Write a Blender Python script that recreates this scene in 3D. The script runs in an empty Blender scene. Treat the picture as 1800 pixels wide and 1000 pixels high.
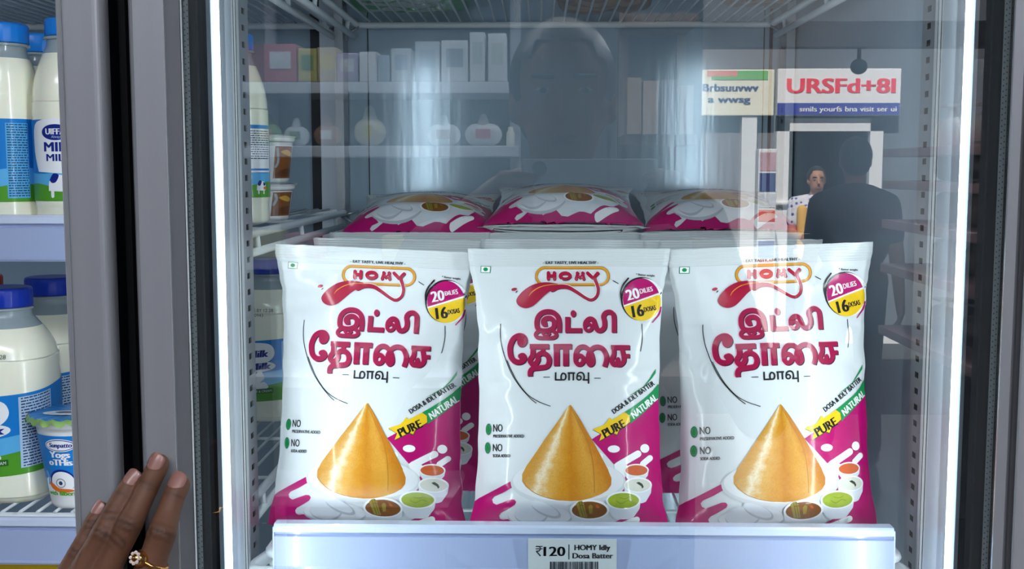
import bpy, bmesh, math, random
from mathutils import Vector, Matrix, Euler, noise
from mathutils.geometry import tessellate_polygon

SC = bpy.context.scene
COL = SC.collection
PI = math.pi

# ------------------------------------------------------------------ camera
F = 2022.0                       # focal length in pixels of the 1800 px wide frame
PITCH, YAW = math.radians(5.76), math.radians(1.36)
ZC = 1.5
cam = bpy.data.cameras.new('camera')
cam.sensor_width = 36.0
cam.lens = F / 1800 * 36
cam.clip_start = 0.002
cam_o = bpy.data.objects.new('camera', cam)
COL.objects.link(cam_o)
cam_o.location = (0, 0, ZC)
cam_o.rotation_euler = (PI / 2 - PITCH, 0, YAW)
SC.camera = cam_o
RC = Euler((PI / 2 - PITCH, 0, YAW)).to_matrix()

# ------------------------------------------------------------------ world, sun, exposure
def lin(c):
    return tuple(((v / 255) / 12.92 if v / 255 <= .04045 else ((v / 255 + .055) / 1.055) ** 2.4) for v in c)

w = bpy.data.worlds.new('sky')
SC.world = w
w.use_nodes = True
bg = w.node_tree.nodes['Background']
bg.inputs[0].default_value = (.62, .74, .95, 1)
bg.inputs[1].default_value = 0.9
sun = bpy.data.lights.new('sun', 'SUN')
sun.energy = 17.0
sun.angle = .01
sun.color = (1, .95, .88)
sun_o = bpy.data.objects.new('sun', sun)
COL.objects.link(sun_o)
sun_o.rotation_euler = (math.radians(-42), 0, math.radians(14))   # shines towards -Y and down
vs = SC.view_settings
vs.view_transform = 'Standard'
vs.look = 'None'
vs.exposure = 0.0
vs.gamma = 1.0
vs.use_curve_mapping = False
LED_STRENGTH = 5.0
LED_WATTS = 2.1
LAMP_STRENGTH = 11.0

# ------------------------------------------------------------------ measuring helpers
G = 0.69                         # distance of the glass door from the lens
def P(px, py, Y):
    d = RC @ Vector(((px - 900) / F, -(py - 500) / F, -1))
    k = Y / d.y
    return Vector((d.x * k, Y, ZC + d.z * k))
def X(px, Y): return P(px, 500, Y).x
def Z(py, Y, px=948): return P(px, py, Y).z
def MR(px, py, Yv):              # a place in the shop that is seen mirrored in the door
    p = P(px, py, Yv)
    return Vector((p.x, 2 * G - p.y, p.z))

# ------------------------------------------------------------------ materials
MATS = {}
def mat(name, col, rough=.5, metal=0, coat=0, spec=.5, emis=None, es=0, noise_amt=0, noise_scale=20, bump=0, bump_scale=60,
        coat_rough=.05, sss=0, stretch=None, trans=0):
    if name in MATS: return MATS[name]
    m = bpy.data.materials.new(name)
    m.use_nodes = True
    nt = m.node_tree
    b = nt.nodes['Principled BSDF']
    c = (*lin(col), 1)
    b.inputs['Base Color'].default_value = c
    b.inputs['Roughness'].default_value = rough
    b.inputs['Metallic'].default_value = metal
    b.inputs['Coat Weight'].default_value = coat
    b.inputs['Coat Roughness'].default_value = coat_rough
    b.inputs['Specular IOR Level'].default_value = spec
    b.inputs['Transmission Weight'].default_value = trans
    if sss:
        b.inputs['Subsurface Weight'].default_value = sss
        b.inputs['Subsurface Radius'].default_value = (.01, .004, .002)
    if emis:
        b.inputs['Emission Color'].default_value = (*lin(emis), 1)
        b.inputs['Emission Strength'].default_value = es
    if noise_amt or bump:
        tc = nt.nodes.new('ShaderNodeTexCoord')
        mp = nt.nodes.new('ShaderNodeMapping')
        nt.links.new(tc.outputs['Object'], mp.inputs[0])
        if stretch: mp.inputs['Scale'].default_value = stretch
        n = nt.nodes.new('ShaderNodeTexNoise')
        n.inputs['Scale'].default_value = noise_scale
        n.inputs['Detail'].default_value = 4
        nt.links.new(mp.outputs[0], n.inputs['Vector'])
        if noise_amt:
            mx = nt.nodes.new('ShaderNodeMix'); mx.data_type = 'RGBA'
            mx.inputs[6].default_value = tuple(v * (1 - noise_amt) for v in c[:3]) + (1,)
            mx.inputs[7].default_value = tuple(min(1, v * (1 + noise_amt)) for v in c[:3]) + (1,)
            nt.links.new(n.outputs[0], mx.inputs[0])
            nt.links.new(mx.outputs[2], b.inputs['Base Color'])
        if bump:
            n2 = nt.nodes.new('ShaderNodeTexNoise')
            n2.inputs['Scale'].default_value = bump_scale
            n2.inputs['Detail'].default_value = 3
            nt.links.new(mp.outputs[0], n2.inputs['Vector'])
            bp = nt.nodes.new('ShaderNodeBump')
            bp.inputs['Strength'].default_value = bump
            bp.inputs['Distance'].default_value = .002
            nt.links.new(n2.outputs[0], bp.inputs['Height'])
            nt.links.new(bp.outputs[0], b.inputs['Normal']); nt.links.new(bp.outputs[0], b.inputs['Coat Normal'])
    MATS[name] = m
    return m

def glass_mat(name='door glass', r0=.11):
    m = bpy.data.materials.new(name); m.use_nodes = True
    nt = m.node_tree; nt.nodes.clear()
    out = nt.nodes.new('ShaderNodeOutputMaterial')
    mix = nt.nodes.new('ShaderNodeMixShader')
    tr = nt.nodes.new('ShaderNodeBsdfTransparent'); tr.inputs[0].default_value = (.94, .97, .97, 1)
    gl = nt.nodes.new('ShaderNodeBsdfGlossy'); gl.inputs['Roughness'].default_value = 0.0
    lw = nt.nodes.new('ShaderNodeLayerWeight'); lw.inputs[0].default_value = .5
    pw = nt.nodes.new('ShaderNodeMath'); pw.operation = 'POWER'; pw.inputs[1].default_value = 4.0
    ma = nt.nodes.new('ShaderNodeMath'); ma.operation = 'MULTIPLY_ADD'; ma.inputs[1].default_value = .8; ma.inputs[2].default_value = r0
    ma.use_clamp = True
    nt.links.new(lw.outputs['Facing'], pw.inputs[0]); nt.links.new(pw.outputs[0], ma.inputs[0])
    nt.links.new(ma.outputs[0], mix.inputs[0]); nt.links.new(tr.outputs[0], mix.inputs[1]); nt.links.new(gl.outputs[0], mix.inputs[2])
    nt.links.new(mix.outputs[0], out.inputs[0])
    return m

# print inks on glossy film share the same gloss
def ink(name, col, **k):
    return mat(name, col, rough=.42, coat=.3, coat_rough=.12, spec=.2, bump=.3, bump_scale=26, **k)

# ------------------------------------------------------------------ mesh helpers
def link_mesh(name, bm, mats, parent=None, smooth=False):
    me = bpy.data.meshes.new(name)
    bm.to_mesh(me); bm.free()
    if not isinstance(mats, (list, tuple)): mats = [mats]
    for m in mats: me.materials.append(m)
    if smooth:
        for p in me.polygons: p.use_smooth = True
    o = bpy.data.objects.new(name, me)
    COL.objects.link(o)
    if parent: o.parent = parent
    return o
def thing(name, label, cat, loc=(0, 0, 0), group=None, rot=(0, 0, 0)):
    o = bpy.data.objects.new(name, None)
    o.empty_display_size = .05
    COL.objects.link(o)
    o.location = loc; o.rotation_euler = rot
    o['label'] = label; o['category'] = cat
    if group: o['group'] = group
    return o
def tag(o, label, cat, group=None):
    o['label'] = label; o['category'] = cat
    if group: o['group'] = group
    return o
def struct(name, bm, m, smooth=False):
    o = link_mesh(name, bm, m, smooth=smooth); o['kind'] = 'structure'
    return o
def box(bm, a, b, mi=0, bevel=0):
    a = Vector(a); b = Vector(b)
    r = bmesh.ops.create_cube(bm, size=1)
    vs_ = r['verts']
    for v in vs_:
        v.co = Vector((a.x + (v.co.x + .5) * (b.x - a.x), a.y + (v.co.y + .5) * (b.y - a.y), a.z + (v.co.z + .5) * (b.z - a.z)))
    fs = set(f for v in vs_ for f in v.link_faces)
    for f in fs: f.material_index = mi
    if bevel:
        es = list(set(e for v in vs_ for e in v.link_edges))
        rr = bmesh.ops.bevel(bm, geom=es, offset=bevel, segments=2, affect='EDGES', profile=.7)
        for f in rr['faces']: f.material_index = mi
def prism(bm, poly, z0, z1, mi=0, axis='z'):
    """closed polygon (a,b) swept along an axis"""
    def co(a, b, t):
        return (a, b, t) if axis == 'z' else (t, a, b)
    lo = [bm.verts.new(co(a, b, z0)) for a, b in poly]
    hi = [bm.verts.new(co(a, b, z1)) for a, b in poly]
    n = len(poly); fs = []
    for i in range(n):
        j = (i + 1) % n
        fs.append(bm.faces.new((lo[i], lo[j], hi[j], hi[i])))
    fs.append(bm.faces.new(lo[::-1])); fs.append(bm.faces.new(hi))
    for f in fs: f.material_index = mi
    bmesh.ops.recalc_face_normals(bm, faces=fs)
def tube(bm, pts, r, n=8, mi=0, closed=False):
    pts = [Vector(p) for p in pts]
    rr = r if isinstance(r, (list, tuple)) else [r] * len(pts)
    rings = []
    up = None
    for i, p in enumerate(pts):
        a = pts[max(0, i - 1)]; b = pts[min(len(pts) - 1, i + 1)]
        if closed: a = pts[i - 1]; b = pts[(i + 1) % len(pts)]
        t = (b - a).normalized()
        if up is None: up = t.orthogonal().normalized()
        up = (up - t * up.dot(t)).normalized()
        s = t.cross(up)
        rings.append([bm.verts.new(p + (up * math.cos(2 * PI * k / n) + s * math.sin(2 * PI * k / n)) * rr[i]) for k in range(n)])
    m = len(rings)
    for i in range(m if closed else m - 1):
        A = rings[i]; B = rings[(i + 1) % m]
        for k in range(n):
            f = bm.faces.new((A[k], A[(k + 1) % n], B[(k + 1) % n], B[k])); f.material_index = mi; f.smooth = True
    if not closed:
        f = bm.faces.new(rings[0][::-1]); f.material_index = mi
        f = bm.faces.new(rings[-1]); f.material_index = mi
def lathe(bm, prof, n=40, mis=None, sq=0, c=(0, 0)):
    """profile (radius, z) turned round the z axis; sq > 0 makes the section a rounded square"""
    rings = []
    for r, z in prof:
        ring = []
        for k in range(n):
            a = 2 * PI * k / n
            q = sq_r(a, sq if not callable(sq) else sq(z))
            ring.append(bm.verts.new((c[0] + r * q * math.cos(a), c[1] + r * q * math.sin(a), z)))
        rings.append(ring)
    for i in range(len(rings) - 1):
        for k in range(n):
            f = bm.faces.new((rings[i][k], rings[i][(k + 1) % n], rings[i + 1][(k + 1) % n], rings[i + 1][k]))
            f.smooth = True
            f.material_index = mis[i] if mis else 0
    f = bm.faces.new(rings[0][::-1]); f.material_index = mis[0] if mis else 0
    f = bm.faces.new(rings[-1]); f.material_index = mis[-1] if mis else 0
def sq_r(a, sq):
    if not sq: return 1.0
    p = 2 + sq
    return (abs(math.cos(a)) ** p + abs(math.sin(a)) ** p) ** (-1 / p)
def capsule(bm, p0, r0, p1, r1, n=14, flat=None):
    """a tapered round-ended limb"""
    p0 = Vector(p0); p1 = Vector(p1)
    t = (p1 - p0)
    L = t.length
    t = t.normalized() if L > 1e-6 else Vector((0, 0, 1))
    u = t.orthogonal().normalized(); s = t.cross(u)
    rings = []
    for (p, r, sgn) in ((p0, r0, -1), (p1, r1, 1)):
        for k in range(5):
            a = PI / 2 * (k / 4.0)
            if sgn < 0: off, rad = -math.cos(a) * r, math.sin(a) * r
            else: off, rad = math.sin(a) * r, math.cos(a) * r
            rad = max(rad, r * .04)
            rings.append([bm.verts.new(p + t * off + (u * math.cos(2 * PI * q / n) + s * math.sin(2 * PI * q / n)) * rad) for q in range(n)])
    for i in range(len(rings) - 1):
        for q in range(n):
            bm.faces.new((rings[i][q], rings[i][(q + 1) % n], rings[i + 1][(q + 1) % n], rings[i + 1][q]))
    bm.faces.new(rings[0][::-1]); bm.faces.new(rings[-1])
def ellipsoid(bm, c, rx, ry, rz, rot=None, u=20, v=14):
    r = bmesh.ops.create_uvsphere(bm, u_segments=u, v_segments=v, radius=1)
    M = Matrix.Translation(Vector(c)) @ (rot.to_matrix().to_4x4() if rot else Matrix()) @ Matrix.Diagonal((rx, ry, rz, 1))
    bmesh.ops.transform(bm, matrix=M, verts=r['verts'])
def remesh(o, voxel, smooth_it=4):
    m = o.modifiers.new('remesh', 'REMESH'); m.mode = 'VOXEL'; m.voxel_size = voxel; m.use_smooth_shade = True
    s = o.modifiers.new('smooth', 'SMOOTH'); s.iterations = smooth_it; s.factor = .5
def bake(o):
    bpy.context.view_layer.update()
    dg = bpy.context.evaluated_depsgraph_get()
    me = bpy.data.meshes.new_from_object(o.evaluated_get(dg))
    o.modifiers.clear()
    o.data = me
    return o

# ------------------------------------------------------------------ flat artwork (printing, lettering) that is then laid on a surface
TXT = {}
def text_mesh(s):
    if s in TXT: return TXT[s]
    c = bpy.data.curves.new('lettering', 'FONT'); c.body = s; c.size = 1; c.resolution_u = 3
    o = bpy.data.objects.new('lettering', c); COL.objects.link(o)
    bpy.context.view_layer.update()
    dg = bpy.context.evaluated_depsgraph_get()
    me = bpy.data.meshes.new_from_object(o.evaluated_get(dg))
    vsx = [(v.co.x, v.co.y) for v in me.vertices]
    me.calc_loop_triangles()
    tr = [tuple(t.vertices) for t in me.loop_triangles]
    bpy.data.objects.remove(o); bpy.data.meshes.remove(me); bpy.data.curves.remove(c)
    TXT[s] = (vsx, tr)
    return TXT[s]
def catmull(pts, sub=6):
    if len(pts) < 3: return list(pts)
    out = []
    n = len(pts)
    for i in range(n - 1):
        p0 = pts[max(0, i - 1)]; p1 = pts[i]; p2 = pts[i + 1]; p3 = pts[min(n - 1, i + 2)]
        for k in range(sub):
            t = k / sub
            out.append(tuple(.5 * ((2 * p1[a]) + (-p0[a] + p2[a]) * t + (2 * p0[a] - 5 * p1[a] + 4 * p2[a] - p3[a]) * t * t +
                                   (-p0[a] + 3 * p1[a] - 3 * p2[a] + p3[a]) * t ** 3) for a in range(len(p1))))
    out.append(tuple(pts[-1]))
    return out
class Art:
    def __init__(s, mats):
        s.bm = bmesh.new(); s.mats = list(mats); s.T = (0, 0, 1); s.n = 0
    def _mi(s, m):
        if m not in s.mats: s.mats.append(m)
        return s.mats.index(m)
    def frame(s, ox=0, oy=0, k=1): s.T = (ox, oy, k)
    def _t(s, x, y): return (s.T[0] + x / s.T[2], s.T[1] + y / s.T[2])
    def tris(s, vs_, tr, m, L):
        mi = s._mi(m)
        s.n += 1; L = L + .025 * (s.n % 24)      # overlapping strokes never lie in one plane
        bv = [s.bm.verts.new((x, y, L)) for x, y in vs_]
        for t in tr:
            if len(set(t)) < 3: continue
            try: f = s.bm.faces.new([bv[i] for i in t])
            except ValueError: continue
            f.material_index = mi
    def poly(s, pts, m, L, smooth=False):
        if smooth:
            pts = catmull(list(pts) + [pts[0]], 5)[:-1]
        pts = [s._t(*p) for p in pts]
        tr = tessellate_polygon([[Vector((x, y, 0)) for x, y in pts]])
        s.tris(pts, tr, m, L)
    def ell(s, cx, cy, rx, ry, m, L, rot=0, n=28, a0=0, a1=360):
        c, d = math.cos(math.radians(rot)), math.sin(math.radians(rot))
        pts = []
        full = (a1 - a0 >= 360)
        for k in range(n if full else n + 1):
            a = math.radians(a0 + (a1 - a0) * k / n)
            x, y = rx * math.cos(a), ry * math.sin(a)
            pts.append((cx + x * c - y * d, cy + x * d + y * c))
        s.poly(pts, m, L)
    def stroke(s, pts, wd, m, L, cap=True, smooth=True, dx=0, dy=0, grow=0):
        pts = [(p[0] + dx, p[1] + dy) + tuple(p[2:]) for p in pts]
        if smooth: pts = catmull(pts)
        n = len(pts)
        Wd = [(p[2] if len(p) > 2 else wd) + grow for p in pts]
        l, r = [], []
        for i in range(n):
            a = pts[max(0, i - 1)]; b = pts[min(n - 1, i + 1)]
            tx, ty = b[0] - a[0], b[1] - a[1]
            q = math.hypot(tx, ty) or 1
            nx, ny = -ty / q, tx / q
            h = Wd[i] / 2
            l.append((pts[i][0] + nx * h, pts[i][1] + ny * h)); r.append((pts[i][0] - nx * h, pts[i][1] - ny * h))
        vs_ = [s._t(*p) for p in l + r]
        tr = []
        for i in range(n - 1):
            tr += [(i, i + 1, n + i + 1), (i, n + i + 1, n + i)]
        s.tris(vs_, tr, m, L)
        if cap:
            for e in (0, -1): s.ell(pts[e][0], pts[e][1], Wd[e] / 2, Wd[e] / 2, m, L, n=14)
        if not smooth and n > 2:
            for p, h in list(zip(pts, Wd))[1:-1]: s.ell(p[0], p[1], h / 2, h / 2, m, L, n=12)
    def ring(s, cx, cy, rx, ry, wd, m, L, grow=0, dx=0, dy=0, a0=0, a1=360, n=30):
        pts = [(cx + dx + rx * math.cos(math.radians(a0 + (a1 - a0) * k / n)), cy + dy + ry * math.sin(math.radians(a0 + (a1 - a0) * k / n))) for k in range(n + 1)]
        s.stroke(pts, wd, m, L, cap=(a1 - a0 < 360), smooth=False if False else True, grow=grow)
    def text(s, t, x, y, cap, m, L, width=None, rot=0, bold=0, shear=0, align='c', flip=False, dx=0, dy=0):
        """cap height in px; (x, y) is the middle (or left end) of the base line"""
        vs_, tr = text_mesh(t)
        if not vs_: return
        x0 = min(v[0] for v in vs_); x1 = max(v[0] for v in vs_)
        k = cap / .70
        kx = width / max(1e-6, (x1 - x0)) if width else k
        off = {'c': -(x0 + x1) / 2, 'l': -x0, 'r': -x1}[align]
        c, d = math.cos(math.radians(rot)), math.sin(math.radians(rot))
        for b in ([0] if not bold else [-bold, -bold / 2, 0, bold / 2, bold]):
            out = []
            for vx, vy in vs_:
                X_ = (vx + off) * kx + b + shear * vy * k
                if flip: X_ = -X_
                Y_ = -vy * k
                out.append(s._t(x + dx + X_ * c - Y_ * d, y + dy + X_ * d + Y_ * c))
            s.tris(out, tr, m, L)
    def cut(s, gx, gy):
        bm = s.bm
        for axis, vals in ((0, gx), (1, gy)):
            for g in vals:
                no = (1, 0, 0) if axis == 0 else (0, 1, 0)
                co = (g, 0, 0) if axis == 0 else (0, g, 0)
                gm = [f for f in bm.faces if min(v.co[axis] for v in f.verts) < g - 1e-4 and max(v.co[axis] for v in f.verts) > g + 1e-4]
                if not gm: continue
                es = set(e for f in gm for e in f.edges); vv = set(v for f in gm for v in f.verts)
                bmesh.ops.bisect_plane(bm, geom=list(vv) + list(es) + gm, plane_co=co, plane_no=no, dist=1e-5)
    def data(s):
        s.bm.verts.index_update()
        v = [tuple(q.co) for q in s.bm.verts]
        f = [[q.index for q in p.verts] for p in s.bm.faces]
        mi = [p.material_index for p in s.bm.faces]
        return v, f, mi
def mapped_mesh(name, verts, faces, mis, mats, fn, uv=False):
    """fn(x, y, layer) -> (point, normal)"""
    co, no = [], []
    for v in verts:
        p, n = fn(*v); co.append(p); no.append(n)
    fo = []
    for f in faces:
        a, b, c = co[f[0]], co[f[1]], co[f[2]]
        g = (b - a).cross(c - a)
        if len(f) > 3: g = g + (c - a).cross(co[f[3]] - a)
        fo.append(f[::-1] if g.dot(no[f[0]]) < 0 else f)
    me = bpy.data.meshes.new(name)
    me.from_pydata([tuple(c) for c in co], [], fo)
    for m in mats: me.materials.append(m)
    for p, m in zip(me.polygons, mis): p.material_index = m; p.use_smooth = True
    if uv:
        l = me.uv_layers.new(name='UVMap')
        for lp in me.loops:
            v = verts[lp.vertex_index]
            l.data[lp.index].uv = uv(v)
    me.normals_split_custom_set_from_vertices([tuple(n) for n in no])
    return me
def flat_art(name, art, mats_fn, parent=None, origin=(0, 0, 0), ux=(1, 0, 0), uy=(0, 0, -1), un=(0, -1, 0), lay=.0002, sc=1, bmx=None):
    """artwork on a flat face: px -> origin + x*ux + y*uy"""
    v, f, mi = art.data()
    O, U, V, N = Vector(origin), Vector(ux), Vector(uy), Vector(un)
    me = mapped_mesh(name, v, f, mi, art.mats, lambda x, y, L: (O + U * x * sc + V * y * sc + N * (L * lay), N))
    o = bpy.data.objects.new(name, me); COL.objects.link(o)
    if parent: o.parent = parent
    return o
def join_into(o, other):
    """puts other's mesh into o's mesh (same thing, same part)"""
    bm = bmesh.new(); bm.from_mesh(o.data)
    mats = list(o.data.materials)
    remap = []
    for m in other.data.materials:
        if m not in mats: mats.append(m)
        remap.append(mats.index(m))
    me2 = other.data.copy()
    for p in me2.polygons: p.material_index = remap[p.material_index]
    bm.from_mesh(me2)
    bm.to_mesh(o.data); bm.free()
    o.data.materials.clear()
    for m in mats: o.data.materials.append(m)
    bpy.data.objects.remove(other); bpy.data.meshes.remove(me2)

# ------------------------------------------------------------------ shared materials
M_STEEL = mat('door aluminium', (160, 161, 166), rough=.42, metal=.35, noise_amt=.06, noise_scale=3, stretch=(60, 60, .4))
M_STEEL_D = mat('door aluminium chamfer', (140, 140, 145), rough=.4, metal=.45)
M_EDGE = mat('polished edge', (205, 208, 212), rough=.25, metal=.5)
M_BLACK = mat('black gasket', (16, 17, 20), rough=.5)
M_BLACKG = mat('black door liner', (12, 15, 19), rough=.7, spec=0)
M_DARKEDGE = mat('dark grey liner edge', (30, 34, 40), rough=.7, spec=0)
M_PAINT = mat('pale painted mullion', (196, 206, 218), rough=.35, metal=.15)
M_TRIM = mat('white trim', (222, 228, 232), rough=.3)
M_ZINC = mat('zinc post', (165, 170, 176), rough=.35, metal=.7, noise_amt=.1, noise_scale=40)
M_HOLE = mat('slot dark', (20, 24, 28), rough=.6)
M_LED = mat('led diffuser', (255, 255, 255), rough=.5, emis=(243, 250, 255), es=LED_STRENGTH)
M_BACK = mat('brushed back panel', (166, 186, 203), rough=.17, metal=.28, bump=.10, bump_scale=10, stretch=(9, 9, .6), noise_amt=.05, noise_scale=2)
M_LINER = mat('grey liner', (160, 175, 190), rough=.34, metal=.12, bump=.05, bump_scale=12)
M_WIRE = mat('white coated wire', (214, 222, 228), rough=.35)
M_RAIL = mat('price rail plastic', (156, 170, 206), rough=.28, coat=.4)
M_RAILLIP = mat('price rail lip', (196, 208, 232), rough=.22, coat=.5)

# ------------------------------------------------------------------ the refrigerator
FR = .66                          # front face of the door frames
Z0, Z1 = .32, 2.02
fridge = thing('display_refrigerator', 'tall grey two-door display refrigerator with wire shelves, seen through its right glass door', 'refrigerator', (0, .9, 0))
def fpart(name, bm, m, parent=None, smooth=False):
    o = link_mesh(name, bm, m, smooth=smooth)
    pr = parent or fridge
    o.parent = pr
    # keep world placement
    off = Vector((0, 0, 0)); q = pr
    while q: off += Vector(q.location); q = q.parent
    o.location = -off
    return o
def sub(name, loc, parent):
    o = bpy.data.objects.new(name, None); COL.objects.link(o); o.empty_display_size = .05
    o.parent = parent
    off = Vector((0, 0, 0)); q = parent
    while q: off += Vector(q.location); q = q.parent
    o.location = Vector(loc) - off
    return o
YB = 1.70                         # back wall
XL, XR = -1.02, .3605             # inner sides
bm = bmesh.new(); box(bm, (XL - .03, YB, Z0), (XR + .03, YB + .04, Z1)); fpart('back_panel', bm, M_BACK)
bm = bmesh.new(); box(bm, (XR, .92, Z0), (XR + .05, YB, Z1)); fpart('side_panel', bm, M_LINER)
bm = bmesh.new(); box(bm, (XL - .05, .92, Z0), (XL, YB, Z1)); fpart('side_panel', bm, M_LINER)
bm = bmesh.new(); box(bm, (XL - .05, .74, Z1), (XR + .05, YB + .04, Z1 + .12)); fpart('roof_panel', bm, M_LINER)
bm = bmesh.new(); box(bm, (XL - .05, .74, Z0 - .06), (XR + .05, YB + .04, Z0)); fpart('floor_panel', bm, M_LINER)
bm = bmesh.new(); box(bm, (XL - .05, .70, .05), (XR + .05, YB + .04, Z0 - .06)); fpart('plinth', bm, M_STEEL_D)
for fx in (XL + .06, XR - .06):
    for fy in (.8, 1.6):
        bm = bmesh.new(); box(bm, (fx - .03, fy - .03, 0), (fx + .03, fy + .03, .05)); fpart('foot', bm, M_BLACK)
# rear centre: pale channel, dark seam and a slotted post
yb = YB - .004
bm = bmesh.new(); box(bm, (X(572, yb), YB - .02, Z0), (X(604, yb), YB, Z1)); fpart('rear_channel', bm, M_PAINT)
bm = bmesh.new(); box(bm, (X(553, yb), YB - .006, Z0), (X(571, yb), YB, Z1)); fpart('rear_seam', bm, M_HOLE)
bm = bmesh.new(); box(bm, (X(650.5, yb), YB - .002, Z0), (X(652, yb), YB, Z1)); fpart('rear_seam', bm, M_HOLE)
bm = bmesh.new(); box(bm, (X(1334, yb), YB - .002, Z0), (X(1335.5, yb), YB, Z1)); fpart('rear_seam', bm, M_HOLE)
bm = bmesh.new(); box(bm, (X(1344, yb), YB - .003, Z0), (X(1349, yb), YB, Z1)); fpart('rear_seam', bm, M_HOLE)

def slotted(bm, x, y0, y1, face, z0=.45, z1=1.95, pitch=.0152, hw=.0052, hh=.0055):
    """a post face in the plane X = x, with real slots, facing +X (face=1) or -X (face=-1)"""
    ym = (y0 + y1) / 2
    n = int((z1 - z0) / pitch)
    def q(a, b, c, d, mi=0, xx=x):
        vs_ = [bm.verts.new((xx, a, c)), bm.verts.new((xx, b, c)), bm.verts.new((xx, b, d)), bm.verts.new((xx, a, d))]
        f = bm.faces.new(vs_ if face > 0 else vs_[::-1]); f.material_index = mi
    q(y0, ym - hw, z0, z1); q(ym + hw, y1, z0, z1)
    for i in range(n):
        zc = z0 + (i + .5) * pitch
        q(ym - hw, ym + hw, z0 + i * pitch, zc - hh / 2); q(ym - hw, ym + hw, zc + hh / 2, z0 + (i + 1) * pitch)
    box(bm, (min(x - face * .006, x - face * .004), y0, z0), (max(x - face * .006, x - face * .004), y1, z1), 1)
    # flanges that close the channel
    box(bm, (min(x - face * .012, x - .0), y0 - .002, z0), (max(x - face * .012, x), y0, z1), 0)
    box(bm, (min(x - face * .012, x - .0), y1, z0), (max(x - face * .012, x), y1 + .002, z1), 0)
PF, PB = 1.05, 1.082
bm = bmesh.new(); slotted(bm, X(430, 1.05), PF, PB, 1); fpart('slotted_post', bm, [M_ZINC, M_HOLE])
bm = bmesh.new(); slotted(bm, X(1627, 1.05), PF, PB, -1); fpart('slotted_post', bm, [M_ZINC, M_HOLE])
# rear posts
bm = bmesh.new(); slotted(bm, X(610, 1.66), 1.655, 1.69, 1); box(bm, (X(603, 1.66), 1.652, .45), (X(609, 1.66), 1.694, 1.95)); fpart('slotted_post', bm, [M_ZINC, M_HOLE])
bm = bmesh.new(); slotted(bm, X(1371, 1.655), 1.65, 1.688, -1); box(bm, (X(1373, 1.655), 1.65, .45), (X(1381, 1.655), 1.69, 1.95)); fpart('slotted_post', bm, [M_ZINC, M_HOLE])

# centre mullion and right jamb, seen through the door glass
def xy(px, Y): return (X(px, Y), Y)
bm = bmesh.new()
prism(bm, [xy(375, .905), xy(382, .905), xy(382, .922), xy(397, .922), xy(397, .905), xy(399, .907), xy(418, 1.0), (X(418, 1.0) - .03, 1.0), (X(375, .905) - .045, 1.0), (X(375, .905) - .045, .905)], Z0, Z1)
fpart('centre_mullion', bm, M_PAINT)
bm = bmesh.new()
prism(bm, [xy(418, 1.0), xy(420.5, 1.006), xy(421.5, 1.008), xy(424.5, 1.016), xy(425.5, 1.018), xy(430, 1.05), (X(430, 1.05) - .02, 1.05), (X(418, 1.0) - .02, 1.0)], Z0, Z1)
fpart('mullion_trim', bm, M_TRIM)
bm = bmesh.new()
for px, yy in ((420.8, 1.0055), (425, 1.0165)):
    prism(bm, [xy(px - .5, yy - .0012), xy(px + .5, yy - .0012), xy(px + .5, yy + .003), xy(px - .5, yy + .003)], Z0, Z1)
fpart('mullion_groove', bm, M_HOLE)
bm = bmesh.new()
prism(bm, [xy(1702, .905), xy(1695.5, .905), xy(1695.5, .922), xy(1678.5, .922), xy(1678.5, .905), xy(1676, .907), xy(1641, 1.0), (X(1641, 1.0) + .03, 1.0), (X(1702, .905) + .05, 1.0), (X(1702, .905) + .05, .905)], Z0, Z1)
fpart('right_jamb', bm, M_PAINT)
bm = bmesh.new()
prism(bm, [xy(1641, 1.0), xy(1638.5, 1.006), xy(1637, 1.008), xy(1633, 1.016), xy(1632, 1.018), xy(1627, 1.05), (X(1627, 1.05) + .02, 1.05), (X(1641, 1.0) + .02, 1.0)], Z0, Z1)
fpart('jamb_trim', bm, M_TRIM)
bm = bmesh.new()
for px, yy in ((1638, 1.0055), (1632.4, 1.0165)):
    prism(bm, [xy(px - .5, yy - .0012), xy(px + .5, yy - .0012), xy(px + .5, yy + .003), xy(px - .5, yy + .003)], Z0, Z1)
fpart('jamb_groove', bm, M_HOLE)
# light strips (lamps of the refrigerator)
LZ0, LZ1 = .72, ZC + .222
def led(xa, xb, y, aim, gain=1.0):
    la = bpy.data.lights.new('light_strip_lamp', 'AREA'); la.shape = 'RECTANGLE'
    la.size = abs(xb - xa) * .8; la.size_y = LZ1 - LZ0 - .01; la.energy = LED_WATTS * gain; la.color = (.90, .97, 1.0)
    lo = bpy.data.objects.new('light_strip_lamp', la); COL.objects.link(lo)
    d = Vector((aim[0], aim[1], 0)).normalized()
    lo.location = Vector(((xa + xb) / 2, y, (LZ0 + LZ1) / 2)) + d * .012 + Vector((0, -.004, 0))
    lo.rotation_euler = Matrix((Vector((0, 0, 1)).cross(-d), Vector((0, 0, 1)), -d)).transposed().to_euler()
    bm = bmesh.new()
    xm = (xa + xb) / 2; h = abs(xb - xa) / 2
    poly = [(xm + h * math.cos(a), y - h * .8 * math.sin(a)) for a in [PI * k / 8 for k in range(9)]]
    prism(bm, poly, LZ0, LZ1)
    o = fpart('light_strip', bm, M_LED)
    o['label'] = 'glowing white vertical light strip'
    bm = bmesh.new(); box(bm, (xm - h * 1.15, y, LZ1), (xm + h * 1.15, y + .02, LZ1 + .012)); off = fpart('end_cap', bm, M_TRIM, parent=o)
led(X(382.3, .915), X(397, .915), .921, (1, .62))
led(X(1678.6, .915), X(1695.3, .915), .921, (-1, .62))
led(X(375, .905) - .04, X(375, .905) - .026, .921, (-1, .62), 3.2)
led(XL + .02, XL + .034,   .921, (1, .62), 3.2)
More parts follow.
